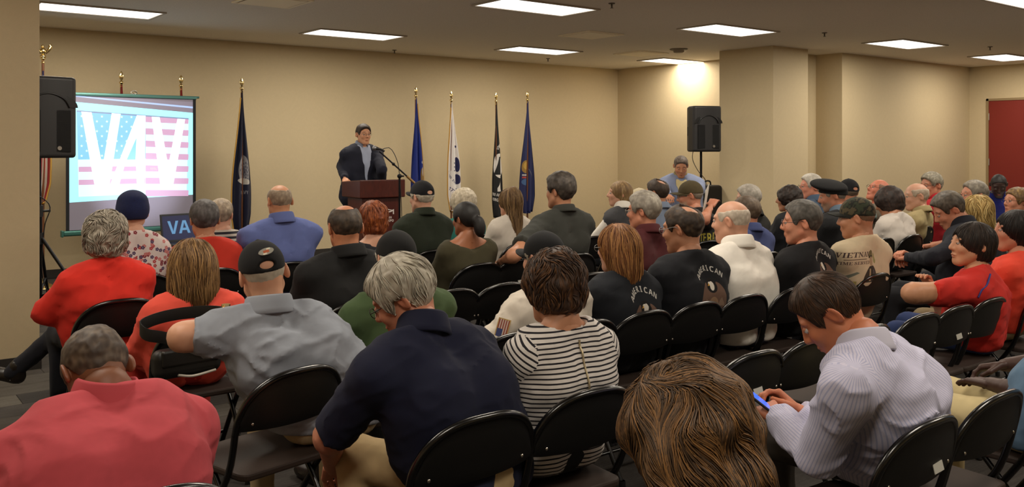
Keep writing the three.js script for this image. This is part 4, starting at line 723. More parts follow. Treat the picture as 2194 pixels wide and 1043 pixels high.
  // legs, trousers and shoes
  if (o.legs !== false) {
    const pc = lin(o.trousers ?? '#22232b'), lg = [], foot = [];
    for (const sg of [-1, 1]) {
      const Lg = (sg < 0 ? o.legL : o.legR) ?? {}, hj = V(sg * 0.088, hipH - (stand ? 0.03 : 0.01), stand ? 0 : -0.02);
      const K = Lg.k ? V(...Lg.k) : stand ? V(sg * 0.1, 0.5, -0.03) : V(sg * 0.15, Math.min(0.53, hipH - 0.01), -0.43 * s), A = Lg.a ? V(...Lg.a) : stand ? V(sg * 0.11, 0.09, 0.02) : V(sg * 0.15, 0.1, -0.4 * s);
      lg.push(cap(hj, K, 0.088 * pr * (o.f ? 1.02 : 1), 0.066 * s), cap(K, A, 0.064 * s, 0.05 * s)); foot.push([A, sg, Lg]);
    }
    lg.push(cap(V(-0.085, hipH, 0.005), V(0.085, hipH, 0.005), 0.118 * pr));
    if (waistY < hipH + 0.05) lg.push(cap(V(-0.07, hipH + 0.06, 0.0), V(0.07, hipH + 0.06, 0.0), 0.1 * pr));
    const lb = new THREE.Box3(); lg.forEach(c => { lb.expandByPoint(V(c[0], c[1], c[2])); lb.expandByPoint(V(c[0] + c[3], c[1] + c[4], c[2] + c[5])); }); lb.expandByScalar(0.14);
    const seatCut = stand ? -9 : 0.449;
    const g = netMesh((x, y, z) => { let q = capsD(lg, 0.03, x, y, z); if (q < 0.04) q += 0.005 * noise3(x * 12, y * 16, z * 12); q = smax(q, 0.07 - y, 0.01); if (z > -0.33) q = smax(q, seatCut - y, 0.008); return smax(q, y - hipH - 0.13, 0.01); }, lb.min.toArray(), lb.max.toArray(), o.legCell ?? Math.max(0.022, cellB * 1.3));
    paint(g, (x, y, z) => { const v = 1 + 0.12 * noise3(x * 40, y * 40, z * 40); return pc.map(c => c * v); });
    obj('trousers', g, clothMat, root);
    for (const [A, sg, Lg] of foot) { const m = obj('shoe', shoeGeo, mat(o.shoe ?? 0x1a1512, 0.4), root); m.position.set(A.x, Lg.fy ?? 0, A.z - 0.03); if (Lg.fr) m.rotation.set(...Lg.fr); else m.rotation.y = -sg * 0.12; }
  }
  if (!o.nochair) chairSpots.push({ x: o.cx ?? hipW.x, z: row, who: o.who });
  log.push(`${o.who}: x ${headW.x.toFixed(2)} z ${headW.z.toFixed(2)} top ${topW.y.toFixed(2)} d ${d.toFixed(2)} N ${N.y.toFixed(2)}`);
  return root;
}
// ---------------------------------------------------------------- the crowd
const R0 = 10.51, R1 = 9.68, R2 = 8.84, R3 = 7.74, R4 = 6.95, R5 = 6.1, R6 = 5.3;
const P = o => { if (!o.d && !o.z) o.z = o.row - (o.fwd ?? 0.2); if (o.yaw === undefined) { const w = o.d ? atDepth(...o.top, o.d) : atRow(...o.top, o.z); o.yaw = Math.atan2(w.x + 6.9, w.z - 2.4) / RAD * 0.75; } if (o.turn === undefined) o.turn = o.yaw * 0.35; return person(o); };
const tan = '#b57f60', fair = '#ca987e', ruddy = '#c18266', brown = '#7a4a30', dark = '#3e2419';
const grey = { style: 'short', color: '#8d8578', streak: '#c9c2b2' };
const arch = (c, s, cx, cy, r, a0, a1, size, col) => { const n = s.length; [...s].forEach((ch, i) => { const a = lerp(a0, a1, i / (n - 1)); c.save(); c.translate(cx + r * Math.sin(a), cy - r * Math.cos(a)); c.rotate(a); c.fillStyle = col; c.font = `bold ${size}px sans-serif`; c.textAlign = 'center'; c.fillText(ch, 0, 0); c.restore(); }); };
const eaglePrint = (base, y0, cx0) => canvasTex(1024, 512, (c, w, h) => {
  c.fillStyle = base; c.fillRect(0, 0, w, h); const cx = 0; c.translate(cx0, y0 * 0.22 - 5); c.scale(0.74, 0.78);
  arch(c, 'AMERICAN', cx, y0 + 150, 150, -0.72, 0.72, 44, '#cfcbc4');
  c.fillStyle = '#6d5244'; c.beginPath(); c.moveTo(cx - 120, y0 + 240); c.quadraticCurveTo(cx - 115, y0 + 90, cx - 45, y0 + 62); c.lineTo(cx, y0 + 120); c.lineTo(cx + 45, y0 + 62); c.quadraticCurveTo(cx + 115, y0 + 90, cx + 120, y0 + 240); c.fill();
  c.strokeStyle = '#8a6f5c'; c.lineWidth = 5; for (let k = 0; k < 9; k++) { c.beginPath(); c.moveTo(cx - 112 + k * 6, y0 + 225 - k * 8); c.quadraticCurveTo(cx - 60, y0 + 170 - k * 4, cx - 20, y0 + 225); c.stroke(); c.beginPath(); c.moveTo(cx + 112 - k * 6, y0 + 225 - k * 8); c.quadraticCurveTo(cx + 60, y0 + 170 - k * 4, cx + 20, y0 + 225); c.stroke(); }
  c.fillStyle = '#120f10'; c.beginPath(); c.arc(cx, y0 + 82, 40, 0, 7); c.fill(); c.fillStyle = '#9a7a5e'; c.beginPath(); c.ellipse(cx, y0 + 190, 34, 46, 0, 0, 7); c.fill();
  c.fillStyle = '#e0d9cd'; c.beginPath(); c.ellipse(cx + 4, y0 + 84, 17, 26, 0.2, 0, 7); c.fill(); c.beginPath(); c.ellipse(cx - 8, y0 + 72, 16, 12, 0, 0, 7); c.fill(); c.fillStyle = '#c8973c'; c.beginPath(); c.moveTo(cx - 18, y0 + 66); c.lineTo(cx - 34, y0 + 84); c.lineTo(cx - 14, y0 + 80); c.fill();
});
const stripeTex = (period, dark2, light, frac) => { const t = canvasTex(8, 128, (c) => { c.fillStyle = light; c.fillRect(0, 0, 8, 128); c.fillStyle = dark2; c.fillRect(0, 0, 8, 128 * frac); }); t.repeat.set(1, 1 / period); return t; };

// front row of the picture
P({ who: 'the man in the pink polo', label: 'man in a pink polo shirt bowing his head, seen from behind at bottom left', top: [205, 703], row: R1, z: 9.2, hip: [-11.08, 9.42], cx: atRow(325, 900, R1).x, turn: 4, yaw: 6, pitch: -46, skin: brown, shw: 0.21, fat: 1.42, armFat: 1.35, slouch: 0.09, elbow: 1.1, neck: 0.75, shUp: -0.065,
  hair: { style: 'short', t: 0.007, top: 0.004, color: '#3a2a20', streak: '#6a5a4a', curly: 0.002, line: -0.01 }, shirt: { color: '#b8454d', collar: 0.028, wr: 0.004, foldF: 6, fine: 0.75, infl: 0.016 }, trousers: '#3b3630', eyes: false });
P({ who: 'the man in the navy polo', label: 'white-haired man in a dark navy polo and khaki trousers, looking down', top: [862, 556], row: R1, z: 9.32, hip: [-9.97, 9.48], cx: atRow(1040, 700, R1).x, turn: 10, yaw: 42, pitch: -30, roll: 6, skin: ruddy, shw: 0.205, fat: 1.25, slouch: 0.08, glasses: '#20140f',
  hair: { style: 'short', t: 0.022, top: 0.006, color: '#9a9080', streak: '#e2dccb', amp: 0.005, lump: 0.006, strands: 540, r: 0.0014, len: 0.05, lift: 0.002, line: -0.012 }, shirt: { color: '#080d2a', collar: 0.03, cuff: 0.92, sleeve: 'short', wr: 0.003, fine: 0.75 }, trousers: '#b39a70', legCell: 0.014, hands: true,
  armL: { e: [708, 935, 2.76], w: [712, 1000, 2.98] }, legL: { k: [-0.2, 0.56, -0.36], a: [-0.22, 0.1, -0.28] } });
P({ who: 'the woman in the striped top', label: 'short brown-haired woman in a black and white striped top with back zip', f: true, top: [1183, 540], row: R1, fwd: 0.26, cx: atRow(1275, 700, R1).x, turn: 0, yaw: -4, pitch: -10, skin: tan, shw: 0.172, fat: 1.18, slouch: 0.05, elbow: 0.9, neckR: 1.1, hs: 1.04,
  hair: { style: 'round', k: 1.03, color: '#2e1a0e', streak: '#6e4724', amp: 0.005, lump: 0.012, strands: 1900, r: 0.0017, len: 0.035, lift: 0.006, wave: 3 },
  shirt: { tex: stripeTex(0.0155, '#17131a', '#cdc6c0', 0.34), map: 'stripe', sleeve: 'three', scoop: 0.062, wr: 0.004, fine: 0.7, loose: 0.018,
    extra: (m, k) => { const pts = []; for (let i = 0; i <= 10; i++) { const y = k.N.y - 0.05 - i * 0.021; let z = 0.4; const x = k.sp(0.8).x + 0.012 - i * 0.001; for (let n = 0; n < 40; n++) z -= k.shirtD(x, y, z) * 0.7; pts.push(V(x, y, z + 0.002)); } obj('zip', tube(pts, 0.004, 30, 5), mat(0xb0a080, 0.4, 0.6), m); } }, trousers: '#101014', eyes: false });
P({ who: 'the woman with auburn-blonde hair', label: 'woman with wavy reddish-blonde hair, only her head showing at the bottom edge', f: true, top: [1462, 772], row: 10.86, z: 10.7, turn: 0, yaw: 4, pitch: -22, skin: fair, nochair: true, hs: 1.05, hair: { style: 'bob', w: 1.24, low: 0.24, tall: 0.125, color: '#3a2714', streak: '#8c6234', amp: 0.005, lump: 0.018, strands: 6300, r: 0.001, len: 0.13, lift: 0.004, wave: 2.6, sweep: 0.5 }, shirt: { color: '#2a2622', sleeve: 'long' }, trousers: '#17171a', eyes: false, legs: true });
P({ who: 'the man with the phone', label: 'man in a pale blue pinstriped shirt hunched over a mobile phone', top: [1775, 592], row: R0, d: 2.8, hip: [-8.76, 10.17], cx: atRow(2000, 700, R0).x, turn: 14, yaw: 30, pitch: -42, skin: '#b9714f', shw: 0.215, fat: 1.25, slouch: 0.16, hands: true, neck: 1.0,
  hair: { style: 'short', t: 0.012, top: 0.008, color: '#2e1c0f', streak: '#5a3a20', amp: 0.003, strands: 1100, r: 0.0008, len: 0.05, lift: 0.0015, line: -0.005 },
  shirt: { tex: (() => { const t = canvasTex(64, 8, c => { c.fillStyle = '#c8c4d8'; c.fillRect(0, 0, 64, 8); c.fillStyle = '#a9abca'; c.fillRect(0, 0, 22, 8); }); t.repeat.set(105, 1); return t; })(), map: 'pin', sleeve: 'long', collar: 0.03, collUp: -0.006, wr: 0.007, foldF: 4.8, fine: 0.65, loose: 0.02 }, trousers: '#3a342d', legCell: 0.016,
  armL: { e: [1752, 975, 2.72], w: [1664, 893, 2.98], curl: 0.7, up: [-0.6, 0.6, 0.3] }, armR: { e: [1800, 960, 3.05], w: [1706, 878, 3.12], curl: 0.7, up: [0.6, 0.7, 0.3] }, legL: { k: [-0.12, 0.54, -0.45], a: [-0.1, 0.1, -0.42] } });
{ const h = atDepth(1632, 862, 3.02), t = thing('mobile_phone', 'mobile phone with blue lit screen held in both hands', 'phone', [h.x, h.y, h.z]); t.rotation.set(-0.9, 0.7, 0.15, 'YXZ');
  obj('case', rbox(0.075, 0.15, 0.009, 0.004), mat(0x1a1a1c, 0.4), t); const s = new THREE.PlaneGeometry(0.066, 0.132); s.translate(0, 0, 0.005); obj('display', s, new THREE.MeshStandardMaterial({ color: 0x0a0a0c, emissive: 0x3f74ff, emissiveIntensity: 1.1, roughness: 0.2 }), t); }
P({ who: 'the person in khaki trousers', label: 'person cut by the right edge, brown forearm resting on khaki lap', top: [2420, 500], d: 3.15, row: R0, hip: [-7.98, 10.36], turn: 0, yaw: 0, skin: dark, fat: 1.1, hands: true, hair: { style: 'short', t: 0.008, color: '#15100d' }, shirt: { color: '#5b7690', sleeve: 'short' }, trousers: '#c3b184', legCell: 0.016, eyes: false, armL: { e: [2275, 858, 3.1], w: [2120, 822, 3.42], curl: 0.25, up: [0, 1, 0] } });

// second row
P({ who: 'the man in the grey polo', label: 'man in a grey polo and black logo cap leaning his arm on the next chair', top: [562, 517], row: R2, z: 8.5, hip: [-10.05, 8.62], cx: atRow(622, 700, R2).x, turn: -6, yaw: -10, pitch: -6, roll: 8, skin: '#cf9a7c', shw: 0.21, fat: 1.28, armFat: 1.15, slouch: 0.06, shroll: -6, hat: 'cap', slot: true, patch: true, hatColor: '#08080b', neckR: 1.15, face: 1.08,
  hair: { style: 'short', t: 0.006, top: 0, color: '#b5aa98' }, shirt: { color: '#8f949e', collar: 0.03, wr: 0.009, foldF: 6.5, fine: 0.7, hem: 0.5 }, trousers: '#a8926e', hands: true, armL: { e: [392, 722, 3.22], w: [497, 676, 3.52], curl: 0.5 }, eyes: false });
P({ who: 'the man in the green t-shirt', label: 'man in a green t-shirt and plain black cap, behind the white-haired man', top: [847, 495], row: 8.62, turn: 0, yaw: -8, pitch: -3, skin: fair, hat: 'cap', hatColor: '#0a0a0b', fat: 1.2, shw: 0.205, hair: { style: 'short', t: 0.012, top: 0, color: '#b9b2a2', streak: '#dcd6c8' }, shirt: { color: '#3f5230', wr: 0.006 }, trousers: '#2a2a2e', eyes: false });
P({ who: 'the man in the white uniform shirt', label: 'man in a white shirt with sleeve flag patch, hidden behind the striped top woman', top: [1163, 497], row: R2, cx: atRow(1110, 700, R2).x, turn: 8, yaw: 4, pitch: -4, skin: fair, hat: 'cap', hatColor: '#0b0c0f', shw: 0.2, hair: { style: 'short', t: 0.01, top: 0, color: '#8f8678' },
  armL: { e: [1044, 742, 3.85], w: [1090, 770, 4.1] }, shirt: { color: '#d2c8ba', sleeve: 'long', collar: 0.03, wr: 0.007, fine: 0.7, loose: 0.018, extra: (m, k) => {
    const a = k.arm[-1], c = canvasTex(96, 64, x => { x.fillStyle = '#b99a5a'; x.fillRect(0, 0, 96, 64); for (let i = 0; i < 9; i++) { x.fillStyle = i % 2 ? '#c9b9a8' : '#8e3a34'; x.fillRect(5, 5 + i * 6, 86, 6); } x.fillStyle = '#39406e'; x.fillRect(5, 5, 40, 30); });
    const p = a.J.clone().lerp(a.E, 0.45), n = V(-0.75, 0.25, 0.6).normalize(), g = new THREE.BoxGeometry(0.085, 0.055, 0.003), q = new THREE.Quaternion().setFromUnitVectors(V(0, 0, 1), n); g.rotateZ(1.2); g.applyQuaternion(q); g.translate(p.x + n.x * 0.078, p.y + n.y * 0.078, p.z + n.z * 0.078); obj('sleeve_patch', g, new THREE.MeshStandardMaterial({ map: c, roughness: 0.8 }), m); } }, trousers: '#1d1d24', eyes: false });
P({ who: 'the red-blonde woman in the eagle shirt', label: 'woman with straight red-blonde bob in a black eagle t-shirt', f: true, top: [1322, 480], row: R2, fwd: 0.28, cx: atRow(1390, 700, R2).x, turn: 0, yaw: 14, pitch: -6, skin: fair, glasses: '#888888', hs: 1.03, shw: 0.175, fat: 1.15, hair: { style: 'bob', w: 0.98, low: 0.19, color: '#6e3f1c', streak: '#c08a4e', amp: 0.005, strands: 1320, r: 0.0015, len: 0.15, lift: 0.004, wave: 0.6 }, shirt: { tex: eaglePrint('#10141c', 170, 540), infl: 0.014 }, trousers: '#15161c' });
P({ who: 'the balding man in the eagle shirt', label: 'dark-haired man with bald crown in a black eagle t-shirt', top: [1462, 440], row: R2, fwd: 0.26, cx: atRow(1503, 700, R2).x, turn: -2, yaw: 14, pitch: -8, skin: tan, glasses: '#999999', shw: 0.2, fat: 1.2, hs: 1.06, hair: { style: 'crown', t: 0.012, color: '#2a1e16', streak: '#54412e', curly: 0.002 }, shirt: { tex: eaglePrint('#0e1017', 112, 545), infl: 0.014 }, trousers: '#1b1c22' });
P({ who: 'the bald man in the white polo', label: 'bald man in a white polo shirt with jeans', top: [1566, 428], row: R2, fwd: 0.34, cx: atRow(1605, 700, R2).x, turn: 0, yaw: 16, pitch: -4, skin: '#cf9b80', shw: 0.205, fat: 1.3, hs: 1.04, neckR: 1.15, hair: { style: 'balding', t: 0.004, bz: -0.01, bl: 0.13, bw: 0.085, bh: 0.09, by: 0.115, color: '#b5a694', streak: '#e0d6c6' }, shirt: { color: '#f0eae0', collar: 0.032, wr: 0.005, foldF: 6, fine: 0.75, infl: 0.016 }, trousers: '#232a40' });
P({ who: 'the grey-haired man in the eagle shirt', label: 'grey-haired man with glasses in a black eagle t-shirt, turned left', top: [1716, 432], row: R2, fwd: 0.2, cx: atRow(1712, 700, R2).x, turn: 6, yaw: 34, pitch: -4, skin: ruddy, glasses: '#5a4a4a', shw: 0.205, fat: 1.25, hs: 1.05, face: 1.1, hair: { ...grey, t: 0.016, color: '#3c3832', streak: '#77716a' }, shirt: { tex: eaglePrint('#0d0d11', 92, 525), infl: 0.014 }, trousers: '#1b1c22' });
P({ who: 'the man in the Vietnam shirt', label: 'man in a cream printed veteran t-shirt and camouflage cap', top: [1834, 424], row: R2, fwd: 0.15, cx: atRow(1882, 700, R2).x, turn: 0, yaw: 22, pitch: -6, skin: tan, hat: 'cap', camo: ['#2f3524', '#191a14', '#4d4430'], shw: 0.205, fat: 1.28, hs: 1.03, neckR: 1.15, face: 1.1, hair: { style: 'short', t: 0.006, top: 0, color: '#6a5440' }, trousers: '#1d1e26',
  shirt: { infl: 0.016, wr: 0.005, tex: canvasTex(1024, 512, (c, w, h) => { c.fillStyle = '#cdbb9c'; c.fillRect(0, 0, w, h); c.translate(45, -8); c.scale(0.66, 0.7); c.font = 'bold 50px serif'; c.textAlign = 'center'; c.fillStyle = '#3c2b2c'; c.fillText('VIETNAM', 470, 190); c.fillStyle = '#6a5648'; c.fillRect(395, 204, 150, 6); c.fillStyle = '#4b3a38'; c.font = 'bold 32px serif'; c.fillText('TIME SERVED', 470, 244);
    c.fillStyle = '#6f6440'; c.beginPath(); c.ellipse(612, 180, 42, 34, 0, 0, 7); c.fill(); c.fillStyle = '#39321f'; c.fillRect(570, 186, 86, 16); c.fillStyle = '#ad9272'; c.beginPath(); c.ellipse(612, 228, 30, 36, 0, 0, 7); c.fill(); c.fillStyle = '#3b3128'; c.beginPath(); c.moveTo(530, 380); c.quadraticCurveTo(540, 280, 585, 262); c.lineTo(645, 262); c.quadraticCurveTo(690, 290, 700, 380); c.fill(); c.fillStyle = '#b8a078'; c.fillRect(580, 280, 14, 90); c.fillStyle = '#5d5560'; c.fillRect(630, 290, 14, 80);
    c.fillStyle = '#9a9462'; c.beginPath(); c.ellipse(690, 210, 26, 40, 0, 0, 7); c.fill(); c.fillStyle = '#6e7467'; c.beginPath(); c.moveTo(390, 340); c.lineTo(480, 300); c.lineTo(500, 308); c.lineTo(400, 370); c.fill(); c.fillStyle = '#a39a58'; c.fillRect(400, 370, 90, 30); }) } });
P({ who: 'the bowed man in navy', label: 'grey-brown haired man in a dark navy sweater bowing with clasped hands', top: [2032, 414], row: 9.0, d: 6.15, hip: [-5.42, 8.86], turn: 18, yaw: 44, pitch: -30, skin: ruddy, shw: 0.2, fat: 1.2, hands: true, slouch: 0.09, hair: { style: 'short', t: 0.018, top: 0.008, color: '#33291f', streak: '#7b7162', amp: 0.005 }, shirt: { color: '#10131f', sleeve: 'long', collar: 0.028, wr: 0.006 }, trousers: '#15161c', armL: { e: [2000, 552, 5.85], w: [1942, 553, 6.2], curl: 0.9 }, armR: { w: [1950, 548, 6.3], curl: 0.9 } });
P({ who: 'the wavy blonde woman', label: 'woman with long wavy blonde hair, face hidden, right side', f: true, top: [2092, 418], row: R2, d: 7.0, turn: 14, yaw: 26, pitch: -8, skin: fair, hair: { style: 'bob', w: 0.98, low: 0.22, color: '#9a7a3e', streak: '#d9bd7e', amp: 0.006, curly: 0.005, strands: 900, len: 0.12, r: 0.002, wave: 2.2, lift: 0.006 }, shirt: { color: '#2b2a30' }, trousers: '#1b1c22' });
P({ who: 'the woman with pinned-up hair', label: 'woman in profile with pinned-up light brown hair at the right edge', f: true, top: [2178, 402], row: R2, d: 7.4, hip: [-3.5, 8.75], turn: 20, yaw: 58, pitch: 2, skin: ruddy, hair: { style: 'updo', color: '#5f4527', streak: '#a98a55', curly: 0.005 }, shirt: { color: '#2d3a52' }, trousers: '#1b1c22', glasses: '#333333' });
// right hand end of the nearer row
P({ who: 'the woman in the red t-shirt', label: 'dark-haired woman in a red t-shirt with lanyard, arms folded, in profile', f: true, top: [2080, 476], row: R1, fwd: 0.2, hip: [-6.55, 9.5], cx: atRow(2130, 700, R1).x, turn: 18, yaw: 48, pitch: 2, skin: '#c58e6c', shw: 0.18, fat: 1.35, armFat: 1.25, hs: 1.04, face: 1.1, hair: { style: 'round', k: 0.98, low: 0.095, color: '#1c120d', streak: '#3d2a1c', amp: 0.003, strands: 900, r: 0.0009, len: 0.09, lift: 0.0012, wave: 0.5 }, shirt: { color: '#c2241a', sleeve: 'short', wr: 0.006, fine: 0.75, extra: (m, k) => { const q = [k.toL(atDepth(2128, 582, 4.72)), k.toL(atDepth(2131, 605, 4.62)), k.toL(atDepth(2124, 630, 4.55)), k.toL(atDepth(2120, 650, 4.55))].map(p => { for (let n = 0; n < 40; n++) { const dd = k.shirtD(p.x, p.y, p.z); const e = 0.004; const g = V(k.shirtD(p.x + e, p.y, p.z) - dd, k.shirtD(p.x, p.y + e, p.z) - dd, k.shirtD(p.x, p.y, p.z + e) - dd).normalize(); p.addScaledVector(g, -dd * 0.6 + 0.001); } return p; }); obj('lanyard', tube(q, 0.005, 20, 5), mat(0x2a2f78, 0.6), m); } }, trousers: '#2a3a66', hands: true, armL: { e: [1955, 628, 4.6], w: [2030, 640, 4.9] }, armR: { w: [-0.12, 0.8, -0.24], loc: true } });
P({ who: 'the woman in the orange top', label: 'black-haired woman in a bright orange-red top at the right edge', f: true, top: [2172, 450], row: R1, fwd: 0.2, turn: 8, yaw: 40, pitch: 0, skin: ruddy, shw: 0.185, fat: 1.3, hs: 1.04, hair: { style: 'round', k: 0.97, low: 0.1, color: '#120c0a', streak: '#2a1c16', amp: 0.003, strands: 700, r: 0.0009, len: 0.09, lift: 0.0012, wave: 0.5 }, shirt: { color: '#e2452e', wr: 0.008, hem: 0.5 }, trousers: '#8a7a5c' });
// third row
P({ who: 'the woman in the coral jacket', label: 'woman with straight light brown hair in a coral jacket', f: true, top: [412, 512], row: R3, turn: -4, yaw: -12, pitch: -6, skin: tan, shw: 0.178, fat: 1.12, hs: 1.06, hair: { style: 'bob', w: 1.05, low: 0.23, color: '#5e4020', streak: '#ad8450', amp: 0.006, strands: 1440, len: 0.16, r: 0.0017, lift: 0.005, wave: 0.7 }, shirt: { name: 'jacket', color: '#e0503f', sleeve: 'long', wr: 0.006, hem: 0.42, loose: 0.022 }, trousers: '#b32a22', eyes: false });
P({ who: 'the balding man in black', label: 'balding man in a plain black shirt, seen from behind', top: [738, 437], row: R3, turn: -4, yaw: -10, pitch: -3, skin: '#b87a58', shw: 0.205, fat: 1.25, neckR: 1.15, hs: 1.04, hair: { style: 'balding', t: 0.01, bw: 0.055, bz: 0.0, bl: 0.085, bh: 0.045, by: 0.105, color: '#2a2018', streak: '#574636' }, shirt: { color: '#0c0c0d', collar: 0.028, wr: 0.004 }, trousers: '#17181d', eyes: false });
P({ who: 'the grey-haired man in maroon', label: 'grey-haired man with glasses in a maroon shirt', top: [1378, 413], row: R3, turn: 0, yaw: 22, pitch: -3, skin: ruddy, glasses: '#8a8378', hs: 1.05, hair: { ...grey, t: 0.02, amp: 0.005, color: '#776f64', streak: '#b8b1a2' }, shirt: { color: '#451216', collar: 0.026 }, trousers: '#1b1c22' });
P({ who: 'the man in the blue shirt behind the bald head', label: 'brown-haired man in a blue shirt, mostly hidden behind the bald head', top: [1598, 422], row: R3, turn: 0, yaw: 20, skin: ruddy, hair: { style: 'short', color: '#4a3a2c', streak: '#7a6a58' }, shirt: { color: '#3a4470', collar: 0.028 }, trousers: '#1b1c22', eyes: false });
P({ who: 'the man in the black beret', label: 'man in a wide black beret, looking down', top: [1783, 386], row: R3, turn: 10, yaw: 34, pitch: -12, skin: ruddy, hat: 'beret', hatColor: '#08080a', beard: '#8d7a68', hs: 1.06, hair: { style: 'short', t: 0.008, top: 0, color: '#7d766c' }, shirt: { color: '#0d0e12', sleeve: 'long', collar: 0.026 }, inner: '#7f93a8', trousers: '#1b1c22' });
P({ who: 'the dark-haired woman in white', label: 'dark-haired woman in a white top leaning forward', f: true, top: [1902, 404], row: R3, fwd: 0.25, turn: -6, yaw: 16, pitch: -22, skin: tan, hs: 1.08, hair: { style: 'round', k: 1.1, low: 0.13, color: '#1d110c', streak: '#3f281c', curly: 0.004, lump: 0.008 }, shirt: { color: '#cfc6bd', wr: 0.008 }, trousers: '#1b1c22', eyes: false, slouch: 0.1 });
P({ who: 'the bald man in the beige jacket', label: 'bald elderly man in a beige jacket facing left', top: [1962, 391], row: R3 - 0.35, d: 8.8, turn: 12, yaw: 46, pitch: -4, skin: fair, hs: 1.14, glasses: '#8a7a60', hair: { style: 'balding', t: 0.007, bl: 0.14, bw: 0.085, bh: 0.085, by: 0.115, bz: 0, color: '#a89682', streak: '#cfc2ae' }, shirt: { name: 'jacket', color: '#a4946a', sleeve: 'long', collar: 0.026, wr: 0.008 }, trousers: '#3b352b' });
P({ who: 'the grey-haired man behind the blonde', label: 'grey-haired man with glasses behind the wavy blonde woman', top: [2086, 388], row: 8.15, d: 8.0, turn: 16, yaw: 52, pitch: 2, skin: ruddy, glasses: '#5a5048', hs: 1.1, hair: { ...grey, color: '#6d655a', streak: '#b5ac9c' }, shirt: { color: '#6a6252' }, trousers: '#1b1c22' });
// fourth row
P({ who: 'the grey curly woman in red', label: 'woman with grey curly hair in a red top, legs crossed', f: true, top: [226, 459], row: R4, cx: atRow(262, 700, R4).x, turn: -2, yaw: -8, pitch: -4, skin: fair, shw: 0.175, fat: 1.25, hs: 1.04, hair: { style: 'round', k: 1.14, low: 0.13, color: '#857c6e', streak: '#c2b8a8', curly: 0.008, lump: 0.012, amp: 0.002, strands: 1300, len: 0.04, r: 0.002, lift: 0.006, wave: 5 }, shirt: { color: '#d02a1c', sleeve: 'three', wr: 0.006, loose: 0.024, hem: 0.47 }, trousers: '#12141f', shoe: 0x18110d, eyes: false, armL: { w: [-0.16, 0.62, -0.24], loc: true, e: [-0.27, 0.72, -0.02] },
  legR: { k: [-0.06, 0.6, -0.42], a: [-0.36, 0.3, -0.6], fy: 0.24, fr: [0.35, 0.9, 0] } });
P({ who: 'the red-haired woman', label: 'woman with short curly red hair in front of the lectern', f: true, top: [797, 432], row: R4, turn: -2, yaw: -6, pitch: -6, skin: fair, hair: { style: 'round', k: 1.0, low: 0.11, color: '#6e3010', streak: '#b0602a', curly: 0.006, lump: 0.008, strands: 300, len: 0.05 }, shirt: { color: '#10121a', scoop: 0.075 }, trousers: '#17181d', eyes: false });
P({ who: 'the woman with the black ponytail', label: 'woman with black hair tied low in an olive top', f: true, top: [997, 433], row: R4, turn: -4, yaw: 6, pitch: -4, skin: '#9a6142', shw: 0.165, fat: 1.05, hair: { style: 'pony', color: '#0d0a0a', streak: '#1f1a18', amp: 0.002 }, shirt: { color: '#3a3520', scoop: 0.1, wr: 0.004 }, trousers: '#17181d', eyes: false });
P({ who: 'the tall man in dark grey', label: 'tall man with tousled dark hair in a charcoal shirt', top: [1200, 373], row: R4, turn: 0, yaw: 10, pitch: 0, skin: tan, shw: 0.205, fat: 1.12, hs: 1.08, s: 1.05, hair: { style: 'short', t: 0.02, top: 0.014, color: '#2c241e', streak: '#6b6259', amp: 0.006, lump: 0.006 }, shirt: { color: '#33342f', collar: 0.024, wr: 0.007, loose: 0.026 }, trousers: '#1b1c22', armL: { w: [1066, 566, 6.3], e: [1100, 548, 6.0] } });
P({ who: 'the man in the olive cap', label: 'man in an olive badge cap and glasses reading a paper', top: [1478, 388], row: R4, turn: 4, yaw: 36, pitch: -8, skin: ruddy, hat: 'cap', hatColor: '#4a4028', embroidery: true, glasses: '#7a6a5a', shw: 0.195, beard: '#b09a84', hair: { style: 'short', t: 0.008, top: 0, color: '#7d7264' }, trousers: '#1b1c22', armR: { w: [1524, 440, 7.25], e: [1508, 470, 7.1] },
  shirt: { tex: canvasTex(512, 256, (c) => { c.fillStyle = '#0b0b0e'; c.fillRect(0, 0, 512, 256); c.font = 'bold 44px sans-serif'; c.fillStyle = '#b7a83c'; c.textAlign = 'center'; c.fillText('VETERAN', 268, 118); }) } });
P({ who: 'the grey-haired man in the charcoal jacket', label: 'grey-haired man in a charcoal jacket, above the bald head', top: [1602, 397], row: R4, fwd: 0.1, turn: 8, yaw: 36, pitch: -6, skin: fair, hs: 1.04, hair: { ...grey, color: '#8a8378', streak: '#c2bbb0' }, shirt: { name: 'jacket', color: '#2a2926', sleeve: 'long', collar: 0.026 }, trousers: '#1b1c22' });
P({ who: 'the woman with dark curly hair', label: 'woman with short dark curly hair against the pillar', f: true, top: [1688, 399], row: R4, turn: 10, yaw: 32, skin: tan, hs: 1.02, hair: { style: 'round', k: 1.06, low: 0.11, color: '#1c120d', streak: '#38261b', curly: 0.008, lump: 0.01 }, shirt: { color: '#14151a', sleeve: 'long' }, trousers: '#1b1c22' });
P({ who: 'the man in the black cap', label: 'man in a black cap and black shirt with colourful shoulder patch', top: [1817, 384], row: R4, d: 8.5, hip: [-3.75, 6.85], turn: -14, yaw: -18, pitch: -2, skin: ruddy, hat: 'cap', slot: true, hatColor: '#0d0d12', shw: 0.23, fat: 1.2, hair: { style: 'short', t: 0.006, top: 0, color: '#5a4a3c' }, shirt: { color: '#0d0d10', shoulder: true }, trousers: '#1b1c22', eyes: false });
P({ who: 'the bald man looking up', label: 'bald man with glasses lifting his face, far right wall behind', top: [1882, 382], row: 6.5, d: 9.9, hip: [-2.2, 6.28], turn: 16, yaw: 62, pitch: 22, skin: '#cc7d62', glasses: '#3a2a28', hs: 1.12, hair: { style: 'balding', t: 0.006, bl: 0.15, bw: 0.09, bh: 0.1, by: 0.12, bz: 0, color: '#8a6a58' }, shirt: { color: '#6a6255' }, trousers: '#1b1c22' });
